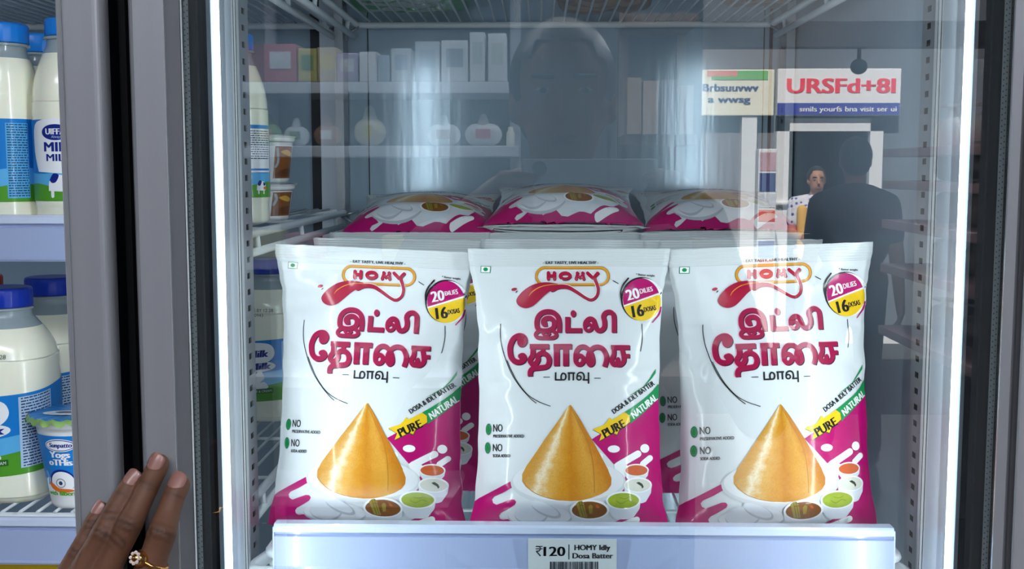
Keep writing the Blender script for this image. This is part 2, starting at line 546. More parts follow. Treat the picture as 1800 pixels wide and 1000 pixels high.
bm = bmesh.new(); box(bm, (XL, .922, Z0), (XL + .06, 1.0, Z1)); fpart('left_jamb', bm, M_PAINT)
bm = bmesh.new(); box(bm, (X(375, .905) - .046, .92, Z0), (X(375, .905) - .02, 1.0, Z1)); fpart('mullion_back', bm, M_PAINT)

# doors
def stile_pts(lst): return [xy(p, y) for p, y in lst]
doorR = sub('door', (0, .69, 1.1), fridge); doorR['label'] = 'right glass door with grey aluminium frame'
doorL = sub('door', (X(60, .69), .69, 1.1), fridge); doorL['label'] = 'left door frame of grey aluminium'
bm = bmesh.new()
prism(bm, stile_pts([(116.5, .667), (117.5, .661), (124.5, .6605), (125.5, .659), (127, .6605), (178, FR), (183, .6602), (187, .6607), (190.5, .6614), (194, .6625), (197, .6638), (200, .6656), (202.5, .6685), (204.5, .6725), (206, .678), (207, .686), (207, .70), (207, .728), (118.5, .728)]), Z0, Z1)
fpart('stile', bm, M_STEEL, doorL)
bm = bmesh.new(); prism(bm, stile_pts([(206.5, .69), (223, .70), (223, .728), (206.5, .728)]), Z0, Z1); fpart('grip_recess', bm, M_BLACKG, doorL)
bm = bmesh.new()
prism(bm, stile_pts([(241, .690), (241.3, .666), (243, .6615), (248, FR), (299.5, FR), (303.5, .666), (303.5, .728), (241, .728)]), Z0, Z1)
fpart('stile', bm, M_STEEL, doorR)
bm = bmesh.new(); prism(bm, stile_pts([(299.6, .6594), (301.4, .6594), (301.9, .662), (299.6, .662)]), Z0, Z1); fpart('edge_bead', bm, M_EDGE, doorR)
bm = bmesh.new(); prism(bm, stile_pts([(303.5, .668), (329, .674), (330, .686), (303.5, .686)]), Z0, Z1); fpart('glazing_bead', bm, M_STEEL_D, doorR)
bm = bmesh.new(); prism(bm, stile_pts([(330, .673), (332.4, .674), (333.4, .686), (330, .686)]), Z0, Z1); fpart('edge_bead', bm, M_EDGE, doorR)
bm = bmesh.new(); box(bm, (X(223, .71), .704, Z0), (X(241, .71), .728, Z1)); fpart('gasket', bm, M_BLACK, doorR)
# right stile of the right door
bm = bmesh.new()
prism(bm, stile_pts([(1765.5, .686), (1765, .668), (1783, .666), (1790, .672), (1798, .674), (1799, .662), (1803, FR), (1900, FR), (1905, .666), (1905, .728), (1765.5, .728)]), Z0, Z1)
fpart('stile', bm, M_STEEL, doorR)
bm = bmesh.new(); prism(bm, stile_pts([(1762.6, .674), (1765, .668), (1765.4, .686), (1762.6, .686)]), Z0, Z1); fpart('edge_bead', bm, M_EDGE, doorR)
bm = bmesh.new(); box(bm, (X(301, .69), FR, Z1 - .07), (X(1770, .69), .728, Z1)); fpart('top_rail', bm, M_STEEL, doorR)
bm = bmesh.new(); box(bm, (X(301, .69), FR, Z0), (X(1770, .69), .728, Z0 + .08)); fpart('bottom_rail', bm, M_STEEL, doorR)
# double glazing: front pane, metal spacer with dots, black liner
ga, gb = X(331, G), X(1764, G)
bm = bmesh.new(); box(bm, (ga, G, Z0 + .06), (gb, G + .005, Z1 - .06)); pane = fpart('glass_pane', bm, glass_mat(), doorR)
M_SPACER = mat('spacer aluminium', (168, 172, 176), rough=.45, metal=.15)
for (a, b) in ((335.5, 344), (1745.5, 1757.5)):
    bm = bmesh.new()
    ys = .6962
    prism(bm, [xy(a, ys), xy(b, ys), xy(b, ys + .0034), xy(a, ys + .0034)], Z0 + .07, Z1 - .07)
    xm = X((a + b) / 2, ys); k = 0
    z = .95
    while z < 1.75:
        for dx in (-.0009, .0009):
            box(bm, (xm + dx - .00028, ys - .0002, z + (.0010 if dx > 0 else 0)), (xm + dx + .00028, ys + .001, z + .0007 + (.0010 if dx > 0 else 0)), 1)
        z += .0034
    fpart('glazing_spacer', bm, [M_SPACER, MATS['black gasket']], doorR)
bm = bmesh.new(); prism(bm, [xy(344, .70), xy(349, .74), xy(356, .80), xy(358, .81), xy(374.5, .90), (X(374.5, .9) - .02, .90), (X(344, .7) - .02, .74), (X(344, .7) - .003, .70)], Z0, Z1)
fpart('door_liner', bm, M_BLACKG, doorR)
bm = bmesh.new(); prism(bm, [xy(1745, .70), xy(1740, .74), xy(1728, .80), xy(1726, .81), xy(1702.5, .90), (X(1702.5, .9) + .03, .90), (X(1745, .7) + .03, .74), (X(1745, .7) + .003, .70)], Z0, Z1)
fpart('door_liner', bm, M_BLACKG, doorR)
bm = bmesh.new(); prism(bm, [xy(357, .8), xy(360.5, .802), xy(361, .815), xy(357, .815)], Z0, Z1); fpart('liner_edge', bm, M_DARKEDGE, doorR)
bm = bmesh.new(); prism(bm, [xy(1727.5, .8), xy(1724, .802), xy(1723.5, .815), xy(1727.5, .815)], Z0, Z1); fpart('liner_edge', bm, M_DARKEDGE, doorR)
# dark seals beside the spacer
bm = bmesh.new(); prism(bm, stile_pts([(1757.6, .70), (1763, .692), (1763, .71), (1757.6, .71)]), Z0, Z1); fpart('gasket', bm, M_BLACK, doorR)

# ------------------------------------------------------------------ wire shelves
def wire_shelf(label, x0, x1, y0, y1, z, rail=None, rz=None, step=.0164, hooks=(), wires_y0=None, group=None, lower=True):
    """z: top of the wires; rail = (xa, xb) of the plastic price rail, rz = (top, bottom)"""
    t = thing('wire_shelf', label, 'shelf', ((x0 + x1) / 2, y1, z), group)
    def part(name, bm, m):
        o = link_mesh(name, bm, m); o.parent = t; o.location = -Vector(t.location); return o
    bm = bmesh.new()
    R = .0046
    zz = z - .0015 - R
    c = .012
    pts = []
    for cx, cy, a0 in ((x1 - c, y1 - c, 0), (x0 + c, y1 - c, 90), (x0 + c, y0 + c, 180), (x1 - c, y0 + c, 270)):
        for k in range(5):
            a = math.radians(a0 + 90 * k / 4)
            pts.append((cx + c * math.cos(a), cy + c * math.sin(a), zz))
    tube(bm, pts, R, closed=True, n=10)
    part('rim', bm, M_WIRE)
    if lower:                                        # lower side tubes joined by short pegs
        for xx in (x0, x1):
            bm = bmesh.new()
            s = -1 if xx == x0 else 1
            tube(bm, [(xx + s * .002, y1 - .02, zz - .018), (xx + s * .002, y0 + .03, zz - .018)], .0042, n=10)
            for yy in (y0 + .1, (y0 + y1) / 2, y1 - .08):
                tube(bm, [(xx, yy, zz), (xx + s * .002, yy, zz - .018)], .003, n=8)
            part('side_tube', bm, M_WIRE)
    bm = bmesh.new()
    n = int((x1 - x0) / step)
    off = ((x1 - x0) - n * step) / 2
    for i in range(1, n):
        x = x0 + off + i * step
        tube(bm, [(x, y0, z - .0012), (x, y1 - .001, z - .0012)], .0016, n=6)
    for yy in (y0 + (y1 - y0) * .22, y0 + (y1 - y0) * .5):
        tube(bm, [(x0, yy, z - .0045), (x1, yy, z - .0045)], .0022, n=6)
    part('wires', bm, M_WIRE)
    for xx, s in ((x0, 1), (x1, -1)):                # brackets hooked in the rear posts
        bm = bmesh.new()
        yb_ = y1 - .012
        h = .024
        for a, b in (((xx - s * .020, z - .004), (xx + s * .004, z - .010)), ((xx + s * .004, z - .010), (xx - s * .020, z - h)), ((xx - s * .020, z - .002), (xx - s * .020, z - h - .004))):
            tube(bm, [(a[0], yb_, a[1]), (b[0], yb_, b[1])], .0022, n=6)
        part('bracket', bm, M_ZINC)
    if rail:
        xa, xb = rail; zt, zb = rz
        yf = y0 - .006
        bm = bmesh.new()
        prof = [(yf + .010, zt), (yf - .002, zt), (yf - .004, zt - .002), (yf - .004, zt - .0075), (yf - .001, zt - .0085), (yf - .001, zt - .0105), (yf - .0045, zt - .0115), (yf - .006, zb + .004), (yf - .0075, zb + .002), (yf - .006, zb), (yf + .002, zb), (yf + .004, zt - .006), (yf + .010, zt - .003)]
        prism(bm, prof, xa, xb, 0, axis='x')
        for f in bm.faces:
            c_ = f.calc_center_median()
            if c_.z > zt - .0084: f.material_index = 1
        o = part('price_rail', bm, [M_RAIL, M_RAILLIP])
        for xe, s in ((xa, -1), (xb, 1)):
            bm = bmesh.new()
            e0 = xe
            prism(bm, [(yf - .0035, zt - .003), (yf + .008, zt - .003), (yf + .004, zb + .001), (yf - .0055, zb + .001)], min(xe, xe + s * .0012), max(xe, xe + s * .0012), 0, axis='x')
            e = link_mesh('end_cap', bm, M_RAILLIP); e.parent = o
    for (hx, s) in hooks:                            # the bent front corners of the wire frame
        bm = bmesh.new()
        tube(bm, catmull([(hx - s * .006, y0 + .05, z - .018), (hx + s * .004, y0 + .02, z - .019), (hx + s * .008, y0 + .003, z - .020), (hx + s * .003, y0 - .006, z - .021), (hx - s * .014, y0 - .004, z - .022)], 5), .0062, n=10)
        part('front_bend', bm, M_WIRE)
        bm = bmesh.new()
        tube(bm, [(hx + s * .008, y0 + .012, z - .03), (hx - s * .006, y0 - .004, z - .040)], .0012, n=6)
        part('hook_wire', bm, M_WIRE)
    return t
RY = 1.036
ZRT = Z(924.5, RY - .01)               # top of the main price rail
ZS = ZRT - .026                        # main shelf level
main_shelf = wire_shelf('white wire shelf holding the batter pouches, with a price rail along its front', X(466, 1.05), X(1590, 1.05), RY, 1.665, ZS,
                        rail=(X(472, RY - .01), X(1587, RY - .01)), rz=(ZRT, ZRT - .043), hooks=((X(450, 1.04), -1), (X(1590, 1.04), 1)))
ZT = Z(46, 1.68) + .008
top_shelf = wire_shelf('white wire shelf above the batter pouches, seen from below', X(634, 1.68), X(1347, 1.68), 1.06, 1.68, ZT)
top_left = wire_shelf('white wire shelf at the top left, seen from below above the small milk bottles', -.95, X(594, 1.68), 1.06, 1.68, Z(47, 1.68) + .008)
ZM = ZC - .0575
mid_left = wire_shelf('white wire shelf at upper left under the small milk bottles', -.95, -.281, RY, 1.66, ZM,
                      rail=(-.96, -.296), rz=(Z(378, RY - .01, 60), Z(459.5, RY - .01, 60)))
ZL = ZC - .318
low_left = wire_shelf('white wire shelf at lower left under the large milk bottles', -.95, -.281, RY, 1.66, ZL,
                      rail=(-.96, -.296), rz=(Z(911, RY - .01, 60), Z(991, RY - .01, 60)))

# ------------------------------------------------------------------ batter pouches
I_FILM = ink('white film', (214, 219, 223))
I_MAG = ink('magenta ink', (180, 0, 104))
I_LET = ink('lettering crimson', (156, 0, 64))
I_SHAD = ink('lettering shadow', (62, 8, 40))
I_PINK = ink('lettering outline', (246, 190, 214))
I_WHITE = ink('white ink', (240, 241, 242))
I_BLACK = ink('black ink', (18, 20, 24))
I_GREY = ink('soft grey ink', (206, 209, 214))
I_GREY2 = ink('plate shade ink', (182, 187, 196))
I_PLATE = ink('plate ink', (224, 226, 230))
I_BOWL = ink('bowl ink', (214, 219, 228))
I_BOWLR = ink('bowl rim ink', (238, 240, 243))
I_GOLD = ink('gold ink', (214, 150, 38))
I_GOLD2 = ink('dark gold ink', (176, 112, 22))
I_YEL = ink('yellow ink', (238, 196, 22))
I_GREEN = ink('green ink', (14, 140, 76))
I_DKGREEN = ink('dark green ink', (10, 84, 48))
I_RED = ink('logo red ink', (170, 4, 54))
I_RED2 = ink('logo dark red ink', (160, 8, 60))
I_SAMBAR = ink('sambar ink', (128, 76, 22), noise_amt=.45, noise_scale=180)
I_DRUM = ink('drumstick ink', (150, 132, 42))
I_DRUM2 = ink('drumstick dark ink', (104, 92, 26))
I_CHUT = ink('green chutney ink', (150, 168, 44), noise_amt=.18, noise_scale=200)
I_CHUT2 = ink('green chutney swirl ink', (122, 140, 34))
I_COCO = ink('coconut chutney ink', (212, 212, 200), noise_amt=.12, noise_scale=300)
I_LEAF = ink('curry leaf ink', (44, 52, 34))
I_TOM = ink('tomato chutney ink', (200, 92, 40), noise_amt=.2, noise_scale=250)
I_IDLI = ink('idli ink', (216, 220, 228))
I_IDLI2 = ink('idli side ink', (184, 186, 194))
I_CREASE = ink('dosa fold ink', (176, 116, 34))

def dosa_ink():
    """printed photograph of a toasted crepe: cream sheen band, golden middle, browned rim, speckles"""
    m = ink('dosa ink', (214, 158, 62))
    nt = m.node_tree; b = nt.nodes['Principled BSDF']
    uv = nt.nodes.new('ShaderNodeUVMap'); uv.uv_map = 'UVMap'
    sep = nt.nodes.new('ShaderNodeSeparateXYZ'); nt.links.new(uv.outputs[0], sep.inputs[0])
    def math_(op, a, b_=None, c=None):
        n = nt.nodes.new('ShaderNodeMath'); n.operation = op
        for i, v in enumerate((a, b_, c)):
            if v is None: continue
            if isinstance(v, (int, float)): n.inputs[i].default_value = v
            else: nt.links.new(v, n.inputs[i])
        return n.outputs[0]
    x, y = sep.outputs[0], sep.outputs[1]
    # cone coordinate: across = (x - tip) / (y - tip)
    den = math_('MAXIMUM', math_('SUBTRACT', y, 7.05), .02)
    ac = math_('DIVIDE', math_('SUBTRACT', x, 10.023), den)
    ns = nt.nodes.new('ShaderNodeTexNoise'); ns.inputs['Scale'].default_value = 7; ns.inputs['Detail'].default_value = 6
    nt.links.new(uv.outputs[0], ns.inputs['Vector'])
    ns2 = nt.nodes.new('ShaderNodeTexNoise'); ns2.inputs['Scale'].default_value = 34; ns2.inputs['Detail'].default_value = 3
    nt.links.new(uv.outputs[0], ns2.inputs['Vector'])
    aw = math_('MULTIPLY_ADD', math_('SUBTRACT', ns.outputs[0], .5), .22, ac)
    cr = nt.nodes.new('ShaderNodeValToRGB')
    mapv = math_('MULTIPLY_ADD', aw, .9, .55)
    nt.links.new(mapv, cr.inputs[0])
    e = cr.color_ramp.elements
    e[0].position = .02; e[0].color = (*lin((202, 146, 56)), 1)
    e[1].position = .98; e[1].color = (*lin((196, 122, 28)), 1)
    for p, c in ((.12, (212, 168, 96)), (.21, (238, 224, 196)), (.32, (218, 170, 84)), (.46, (206, 142, 34)), (.58, (196, 126, 22)), (.66, (204, 142, 42)), (.80, (212, 156, 60)), (.9, (204, 138, 42))):
        q = e.new(p); q.color = (*lin(c), 1)
    mx = nt.nodes.new('ShaderNodeMix'); mx.data_type = 'RGBA'; mx.blend_type = 'MULTIPLY'
    nt.links.new(cr.outputs[0], mx.inputs[6])
    cr2 = nt.nodes.new('ShaderNodeValToRGB'); nt.links.new(ns2.outputs[0], cr2.inputs[0])
    cr2.color_ramp.elements[0].position = .3; cr2.color_ramp.elements[0].color = (.80, .68, .5, 1)
    cr2.color_ramp.elements[1].position = .6; cr2.color_ramp.elements[1].color = (1, 1, 1, 1)
    nt.links.new(cr2.outputs[0], mx.inputs[7]); mx.inputs[0].default_value = .55
    nt.links.new(mx.outputs[2], b.inputs['Base Color'])
    return m
I_DOSA = dosa_ink()

def pouch_art():
    A = Art([I_FILM])
    # magenta fields (right and lower left, running together at the foot)
    A.poly([(1040, 772), (1052, 764.5), (1085, 745), (1110, 730), (1140, 710), (1158, 698), (1190, 676), (1190, 962), (800, 962), (800, 905), (842, 875.5), (897.4, 846), (901.5, 856), (885, 865.5), (869, 873), (865, 878), (867, 884), (873, 887), (885, 882.5), (898, 877.6), (904.5, 878), (907.5, 882), (905, 887), (893, 894.5), (881, 901), (877.5, 906), (879, 911), (884, 913.4), (893, 912), (905, 919.5), (911, 923.5), (897, 926), (893, 930), (898, 933), (907, 930), (925, 922.5), (946, 923), (955, 928), (963, 926), (968, 922), (985, 923), (996, 929), (1010, 930), (1024, 927), (1040, 924), (1061, 926.5), (1092, 911.5), (1094, 905), (1085, 870), (1099, 838), (1093, 826), (1080, 817)], I_MAG, 0)
    # white flecks
    A.ell(1078.7, 789, 10.6, 6.4, I_WHITE, 1); A.ell(1133, 788, 7.8, 7.7, I_WHITE, 1); A.ell(1055, 801, 5.4, 5, I_WHITE, 1)
    A.stroke([(1086, 818), (1121, 797.5)], 12, I_WHITE, 1, smooth=False); A.stroke([(1130, 815), (1142, 805)], 10.5, I_WHITE, 1, smooth=False)
    A.poly([(1079, 816), (1088, 811), (1102, 818), (1098, 838), (1085, 846)], I_WHITE, 1)
    A.stroke([(1074, 930), (1119, 913)], 11, I_WHITE, 1, smooth=False)
    A.stroke([(1040, 948), (1052, 941)], 8, I_WHITE, 1, smooth=False)
    # plate, idli plate
    A.ell(999, 848, 101, 41, I_GREY, 2, n=44); A.ell(999, 844.5, 97, 37, I_PLATE, 3, n=44)
    A.ell(950, 908, 57, 19, I_GREY2, 2); A.ell(949, 906, 55, 17.5, I_PLATE, 3)
    # cone dosa
    A.poly([(1002.3, 711.5), (1005, 714), (1016, 732), (1030, 757), (1046, 784), (1060, 811), (1069, 827), (1074.5, 840), (1074, 852), (1068, 861), (1056, 868.5), (1039, 875), (1020, 879.5), (1003, 880.5), (979, 878.8), (955, 873), (936, 864.5), (924, 855), (918, 845), (918.2, 833), (926, 818), (940, 798), (957, 773), (975, 748), (990, 727), (999, 714)], I_DOSA, 4)
    A.stroke([(1003, 715), (1019, 748), (1034, 779), (1041, 807), (1044, 834), (1044.5, 866)], 1.3, I_CREASE, 5)
    A.stroke([(1002.5, 712), (1018, 735), (1046, 783.5), (1069, 827)], 1.0, I_CREASE, 5, cap=False)
    A.stroke([(919, 846), (937, 864), (960, 874), (985, 879)], 1.1, I_CREASE, 5)
    # idlis
    A.ell(934, 903.5, 29.5, 18, I_IDLI2, 4); A.ell(933, 901.5, 28.5, 16.5, I_IDLI, 5)
    A.ell(960, 895.5, 28, 10.5, I_IDLI2, 6, rot=24); A.ell(957.5, 892.5, 26.5, 8.5, I_IDLI, 7, rot=24)
    # bowls: body, rim, contents
    def bowl(cx, cy, rx, ry, base, content, L):
        bw = rx * .52
        A.poly([(cx - rx, cy), (cx - rx * .93, cy + (base - cy) * .45), (cx - bw * 1.1, cy + (base - cy) * .92), (cx - bw * .6, base), (cx + bw * .6, base), (cx + bw * 1.1, cy + (base - cy) * .92), (cx + rx * .93, cy + (base - cy) * .45), (cx + rx, cy)], I_BOWL, L)
        A.ell(cx, cy, rx, ry, I_BOWLR, L + 1, n=34); A.ell(cx, cy + .5, rx * .89, ry * .84, content, L + 2, n=34)
    bowl(1118, 826, 21.5, 11, 847, I_TOM, 4)
    bowl(1120.5, 852, 24.5, 13.5, 884, I_COCO, 6)
    A.poly([(1117, 848), (1122, 846.5), (1128, 850), (1130.5, 855), (1128, 858.5), (1126, 854), (1121, 851)], I_LEAF, 9)
    bowl(1095, 878.5, 30.3, 15.6, 911.5, I_CHUT, 9)
    A.stroke([(1083, 880), (1092, 884), (1102, 879), (1110, 881)], 1.5, I_CHUT2, 12); A.stroke([(1088, 874), (1097, 876), (1105, 873)], 1.2, I_CHUT2, 12)
    bowl(1036, 894.5, 34.5, 17.2, 925, I_SAMBAR, 12)
    A.poly([(1012.5, 884), (1017, 880.5), (1023, 879.5), (1026.5, 884), (1032, 907), (1020, 906)], I_DRUM, 15)
    A.stroke([(1018, 882), (1024.5, 905)], 1.3, I_DRUM2, 16, smooth=False); A.stroke([(1022, 881), (1029, 905)], 1.1, I_DRUM2, 16, smooth=False)
    A.poly([(1034, 889), (1038, 885), (1042, 888), (1041, 900), (1036, 901), (1035, 895)], I_DRUM, 15); A.ell(1050, 889, 3.4, 2, I_TOM, 15, rot=30)
    # arcs
    k = 5.264; A.frame(865, 530, k)
    for pts in ([(80, 205), (77, 290), (88, 400), (128, 540), (188, 680), (268, 800), (360, 900), (410, 941)], [(140, 545), (180, 640), (240, 750), (330, 860), (430, 925), (541, 968)], [(1385, 205), (1390, 320), (1385, 390), (1372, 462)]):
        A.stroke(pts, 7, I_BLACK, 1, cap=False)
    # two large words of the product name, drawn as strokes
    def word(fn):
        for (m, L, grow, dx, dy) in ((I_PINK, 1, 15, 2, 3), (I_SHAD, 2, 2, 7, 7), (I_LET, 3, 0, 0, 0)): fn(m, L, grow, dx, dy)
    def w1(m, L, g, dx, dy):
        S = lambda p, wd, **kw: A.stroke(p, wd, m, L, grow=g, dx=dx, dy=dy, **kw)
        S([(621, 286), (622, 205), (607, 143), (568, 104), (512, 93), (458, 108), (422, 150), (413, 205), (424, 250), (462, 270), (520, 268), (566, 242), (574, 192), (545, 158), (505, 155), (474, 178), (480, 208), (510, 205)], 44, cap=False)
        S([(452, 262), (414, 286), (404, 314), (430, 334), (500, 337), (565, 335), (594, 312), (578, 282), (548, 262)], 34)
        S([(470, 300), (500, 318), (532, 298)], 22)
        S([(699, 143), (699, 268)], 46, smooth=False, cap=False); S([(676, 268), (832, 268)], 42, smooth=False, cap=False)
        A.ell(750 + dx, 112 + dy, 24 + g / 2, 31 + g / 2, m, L)
        A.ring(890, 240, 32, 30, 30, m, L, grow=g, dx=dx, dy=dy)
        S([(862, 232), (868, 190), (900, 162), (935, 172), (952, 215), (970, 258), (1005, 268), (1036, 240), (1040, 190), (1030, 140), (1050, 106), (1090, 98), (1120, 122), (1128, 170), (1128, 288)], 44, cap=False)
    def w2(m, L, g, dx, dy):
        S = lambda p, wd, **kw: A.stroke(p, wd, m, L, grow=g, dx=dx, dy=dy, **kw)
        S([(256, 360), (262, 392), (288, 392), (303, 358), (284, 322), (242, 318), (198, 345), (172, 400), (166, 455), (180, 520), (222, 556), (268, 556), (296, 530), (288, 500), (264, 505)], 48)
        S([(348, 416), (528, 416)], 46, smooth=False, cap=False)
        S([(376, 400), (376, 490), (350, 540), (368, 574), (402, 572), (424, 540), (424, 500), (460, 478), (506, 494), (528, 545), (508, 598), (440, 612), (378, 620), (354, 648), (353, 690)], 46, cap=False)
        S([(470, 410), (470, 490)], 40, smooth=False, cap=False)
        S([(568, 416), (738, 416)], 46, smooth=False, cap=False); S([(597, 396), (597, 595)], 52, smooth=False, cap=False); S([(682, 396), (682, 595)], 52, smooth=False, cap=False)
        A.ring(808, 540, 36, 40, 40, m, L, grow=g, dx=dx, dy=dy)
        S([(772, 535), (778, 470), (808, 428), (852, 420), (892, 446), (922, 500), (930, 560), (908, 582), (886, 552), (892, 490), (922, 440), (970, 420), (1020, 436), (1052, 490), (1056, 545), (1040, 602)], 44, cap=False)
        S([(1098, 424), (1272, 424)], 42, smooth=False, cap=False); S([(1205, 502), (1272, 502)], 36, smooth=False, cap=False)
        S([(1124, 410), (1124, 490), (1104, 535), (1114, 572), (1142, 578), (1160, 548), (1150, 520)], 42, cap=False)
        S([(1140, 578), (1186, 582), (1216, 550), (1214, 500), (1196, 420)], 42, cap=False)
    word(w1); word(w2)
    # small black word with dashes
    B = lambda p, **kw: A.stroke(p, 15, I_BLACK, 2, **kw)
    B([(588, 654), (588, 724)], smooth=False, cap=False); B([(581, 724), (672, 724)], smooth=False, cap=False)
    B([(640, 724), (640, 684), (654, 664), (676, 672), (682, 700), (672, 724)], cap=False)
    B([(699, 661), (768, 661)], smooth=False, cap=False); B([(712, 661), (712, 730)], smooth=False, cap=False); B([(752, 661), (752, 730)], smooth=False, cap=False)
    A.ring(804, 706, 19, 19, 14, I_BLACK, 2)
    B([(785, 702), (793, 668), (820, 656), (844, 668), (852, 700), (846, 724)], cap=False)
    B([(838, 724), (900, 724)], smooth=False, cap=False); B([(892, 654), (892, 760)], smooth=False, cap=False)
    A.stroke([(474, 699), (536, 699)], 7, I_BLACK, 2, smooth=False, cap=False); A.stroke([(944, 709), (1005, 709)], 7, I_BLACK, 2, smooth=False, cap=False)
    # logo
    k = 4.865; A.frame(815, 425, k)
    def pill(x0, x1, y0, y1, wd, m, L):
        r = (y1 - y0) / 2; cy = (y0 + y1) / 2
        pts = [(x0 + r - r * math.sin(a), cy - r * math.cos(a)) for a in [PI * q / 12 for q in range(13)]] + [(x1 - r + r * math.sin(a), cy + r * math.cos(a)) for a in [PI * q / 12 for q in range(13)]]
        A.stroke(pts + [pts[0]], wd, m, L, smooth=False)
    pill(622, 1240, 222, 368, 25, I_GOLD2, 2); pill(623, 1238, 220, 364, 17, I_GOLD, 3)
    def homy(m, L, g, dx, dy):
        S = lambda p, **kw: A.stroke(p, 30, m, L, grow=g, dx=dx, dy=dy, **kw)
        S([(724, 264), (724, 318)], smooth=False); S([(775, 264), (775, 318)], smooth=False); S([(724, 291), (775, 291)], smooth=False)
        A.ring(868, 292, 41, 26, 30, m, L, grow=g, dx=dx, dy=dy)
        S([(962, 318), (972, 266), (994, 306), (1018, 266), (1026, 318)], smooth=False)
        S([(1060, 266), (1102, 306)], smooth=False)
        A.stroke([(1146, 268, 30), (1120, 305, 30), (1138, 360, 26), (1150, 410, 24), (1138, 465, 23), (1095, 497, 23), (1045, 482, 23), (960, 427, 27), (890, 390, 32), (815, 385, 40), (760, 400, 60)], 30, m, L, grow=g, dx=dx, dy=dy)
    homy(I_WHITE, 4, 10, 0, 0); homy(I_SHAD, 5, 1, 3, 4); homy(I_RED, 6, 0, 0, 0)
    A.poly([(830, 372), (760, 352), (680, 349), (605, 364), (545, 394), (492, 437), (458, 482), (451, 512), (470, 546), (508, 566), (552, 568), (602, 545), (652, 500), (705, 450), (765, 412), (830, 396)], I_RED2, 6, smooth=True)
    A.poly([(820, 370), (760, 354), (682, 351), (608, 368), (550, 398), (500, 440), (468, 484), (462, 510), (478, 538), (510, 556), (548, 558), (598, 535), (648, 490), (700, 440), (762, 402), (830, 388)], I_RED, 7, smooth=True)
    A.stroke([(558, 468, 3), (580, 435, 7), (630, 400, 7), (690, 378, 6), (760, 368, 5), (818, 368, 3)], 6, I_GOLD, 8)
    A.ell(433, 407, 24, 13, I_RED, 5, rot=-12); A.ell(453, 428, 12, 5, I_SHAD, 5, rot=-45)
    A.text('- EAT TASTY, LIVE HEALTHY -', 917, 190, 24, I_BLACK, 8, width=474, bold=2)
    A.stroke([(1275, 330), (1324, 359)], 7, I_BLACK, 2, smooth=False, cap=False)
    A.poly([(148, 205), (232, 208), (228, 267), (145, 264)], I_GREEN, 2); A.poly([(153, 210), (227, 213), (223, 262), (150, 259)], I_WHITE, 3); A.ell(188, 235, 20, 16, I_GREEN, 4)
    # badge: dark disc behind, magenta half over yellow half
    A.ell(1521, 487, 178, 186, I_BLACK, 2, n=40); A.ell(1534, 494, 176, 184, I_WHITE, 3, n=40)
    A.ell(1512, 492, 164, 182, I_BLACK, 4, n=40)
    def half(cx, cy, rx, ry, m, L, up, tilt=-18):
        t = math.radians(tilt); pts = []
        for q in range(25):
            a = PI * q / 24 + (PI if up else 0)
            x, y = math.cos(a), math.sin(a)
            pts.append((cx + rx * (x * math.cos(t) - y * math.sin(t)), cy + ry * (x * math.sin(t) + y * math.cos(t))))
        A.poly(pts, m, L)
    A.ell(1519, 496, 160, 178, I_WHITE, 5, n=40)
    half(1519, 490, 158, 176, I_MAG, 6, True); half(1521, 504, 158, 172, I_YEL, 6, False)
    A.stroke([(1408, 312, 14), (1362, 372, 16), (1342, 440, 13), (1352, 540, 4)], 14, I_BLACK, 7)
    A.stroke([(1678, 560, 12), (1662, 620, 14), (1610, 690, 8)], 12, I_MAG, 7)
    A.text('20', 1455, 492, 92, I_WHITE, 8, width=104, rot=-14, bold=5)
    A.text('DILIES', 1564, 432, 42, I_WHITE, 8, width=112, rot=-13, bold=1)
    A.text('16', 1496, 640, 100, I_BLACK, 8, width=92, rot=-10, bold=6)
    A.text('DOSAS', 1592, 592, 40, I_BLACK, 8, width=98, rot=-12, bold=2)
    A.text('* Batter weight', 1554, 292, 17, I_BLACK, 8, width=162, rot=4, bold=1)
    # ribbons
    k = 5; A.frame(1020, 630, k)
    A.poly([(418, 336), (490, 288), (560, 240), (610, 172), (656, 90), (656, 128), (628, 172), (580, 228), (505, 288)], I_GREEN, 2)
    A.text('DOSA & IDLY BATTER', 476, 358, 44, I_BLACK, 3, width=440, rot=-36, bold=2.5)
    A.poly([(392, 470), (470, 418), (560, 352), (630, 290), (685, 222), (700, 330), (640, 398), (540, 490), (440, 572)], I_GREEN, 2)
    A.text('NATURAL', 576, 444, 60, I_WHITE, 4, width=272, rot=-39, bold=3, shear=.18)
    A.poly([(108, 628), (205, 588), (243, 556), (262, 520), (276, 542), (392, 474), (434, 504), (441, 560), (342, 632), (324, 678), (288, 660), (166, 732), (186, 668)], I_DKGREEN, 2)
    A.poly([(104, 622), (205, 586), (236, 552), (254, 517), (276, 540), (390, 472), (430, 500), (436, 556), (338, 628), (322, 668), (288, 654), (166, 724), (186, 664)], I_YEL, 3)
    A.text('PURE', 310, 648, 76, I_BLACK, 4, width=206, rot=-28, bold=5)
    # claims
    A.frame()
    for (cx, cy, x, y, s2, wd) in ((859.4, 754.5, 867.5, 758.5, 'PRESERVATIVE ADDED', 53.5), (857.9, 787.3, 867, 793, 'SODA ADDED', 30)):
        A.ell(cx, cy, 5.6, 10.8, I_GREY2, 1); A.ell(cx, cy, 4.9, 9.8, I_DKGREEN, 2); A.ell(cx, cy, 4.1, 8.6, I_GREEN, 3)
        A.ring(cx, cy + 1.5, 1.6, 2.6, .7, I_DKGREEN, 4); A.stroke([(cx, cy - 5), (cx, cy - 1)], .8, I_DKGREEN, 4, smooth=False)
        A.text('NO', x, y, 13, I_BLACK, 2, width=16, align='l', bold=.25)
        A.text(s2, x, y + 10.5, 5.4, I_BLACK, 2, width=wd, align='l', bold=.22)
    return A
PY0, PY1 = 437.0, 957.0
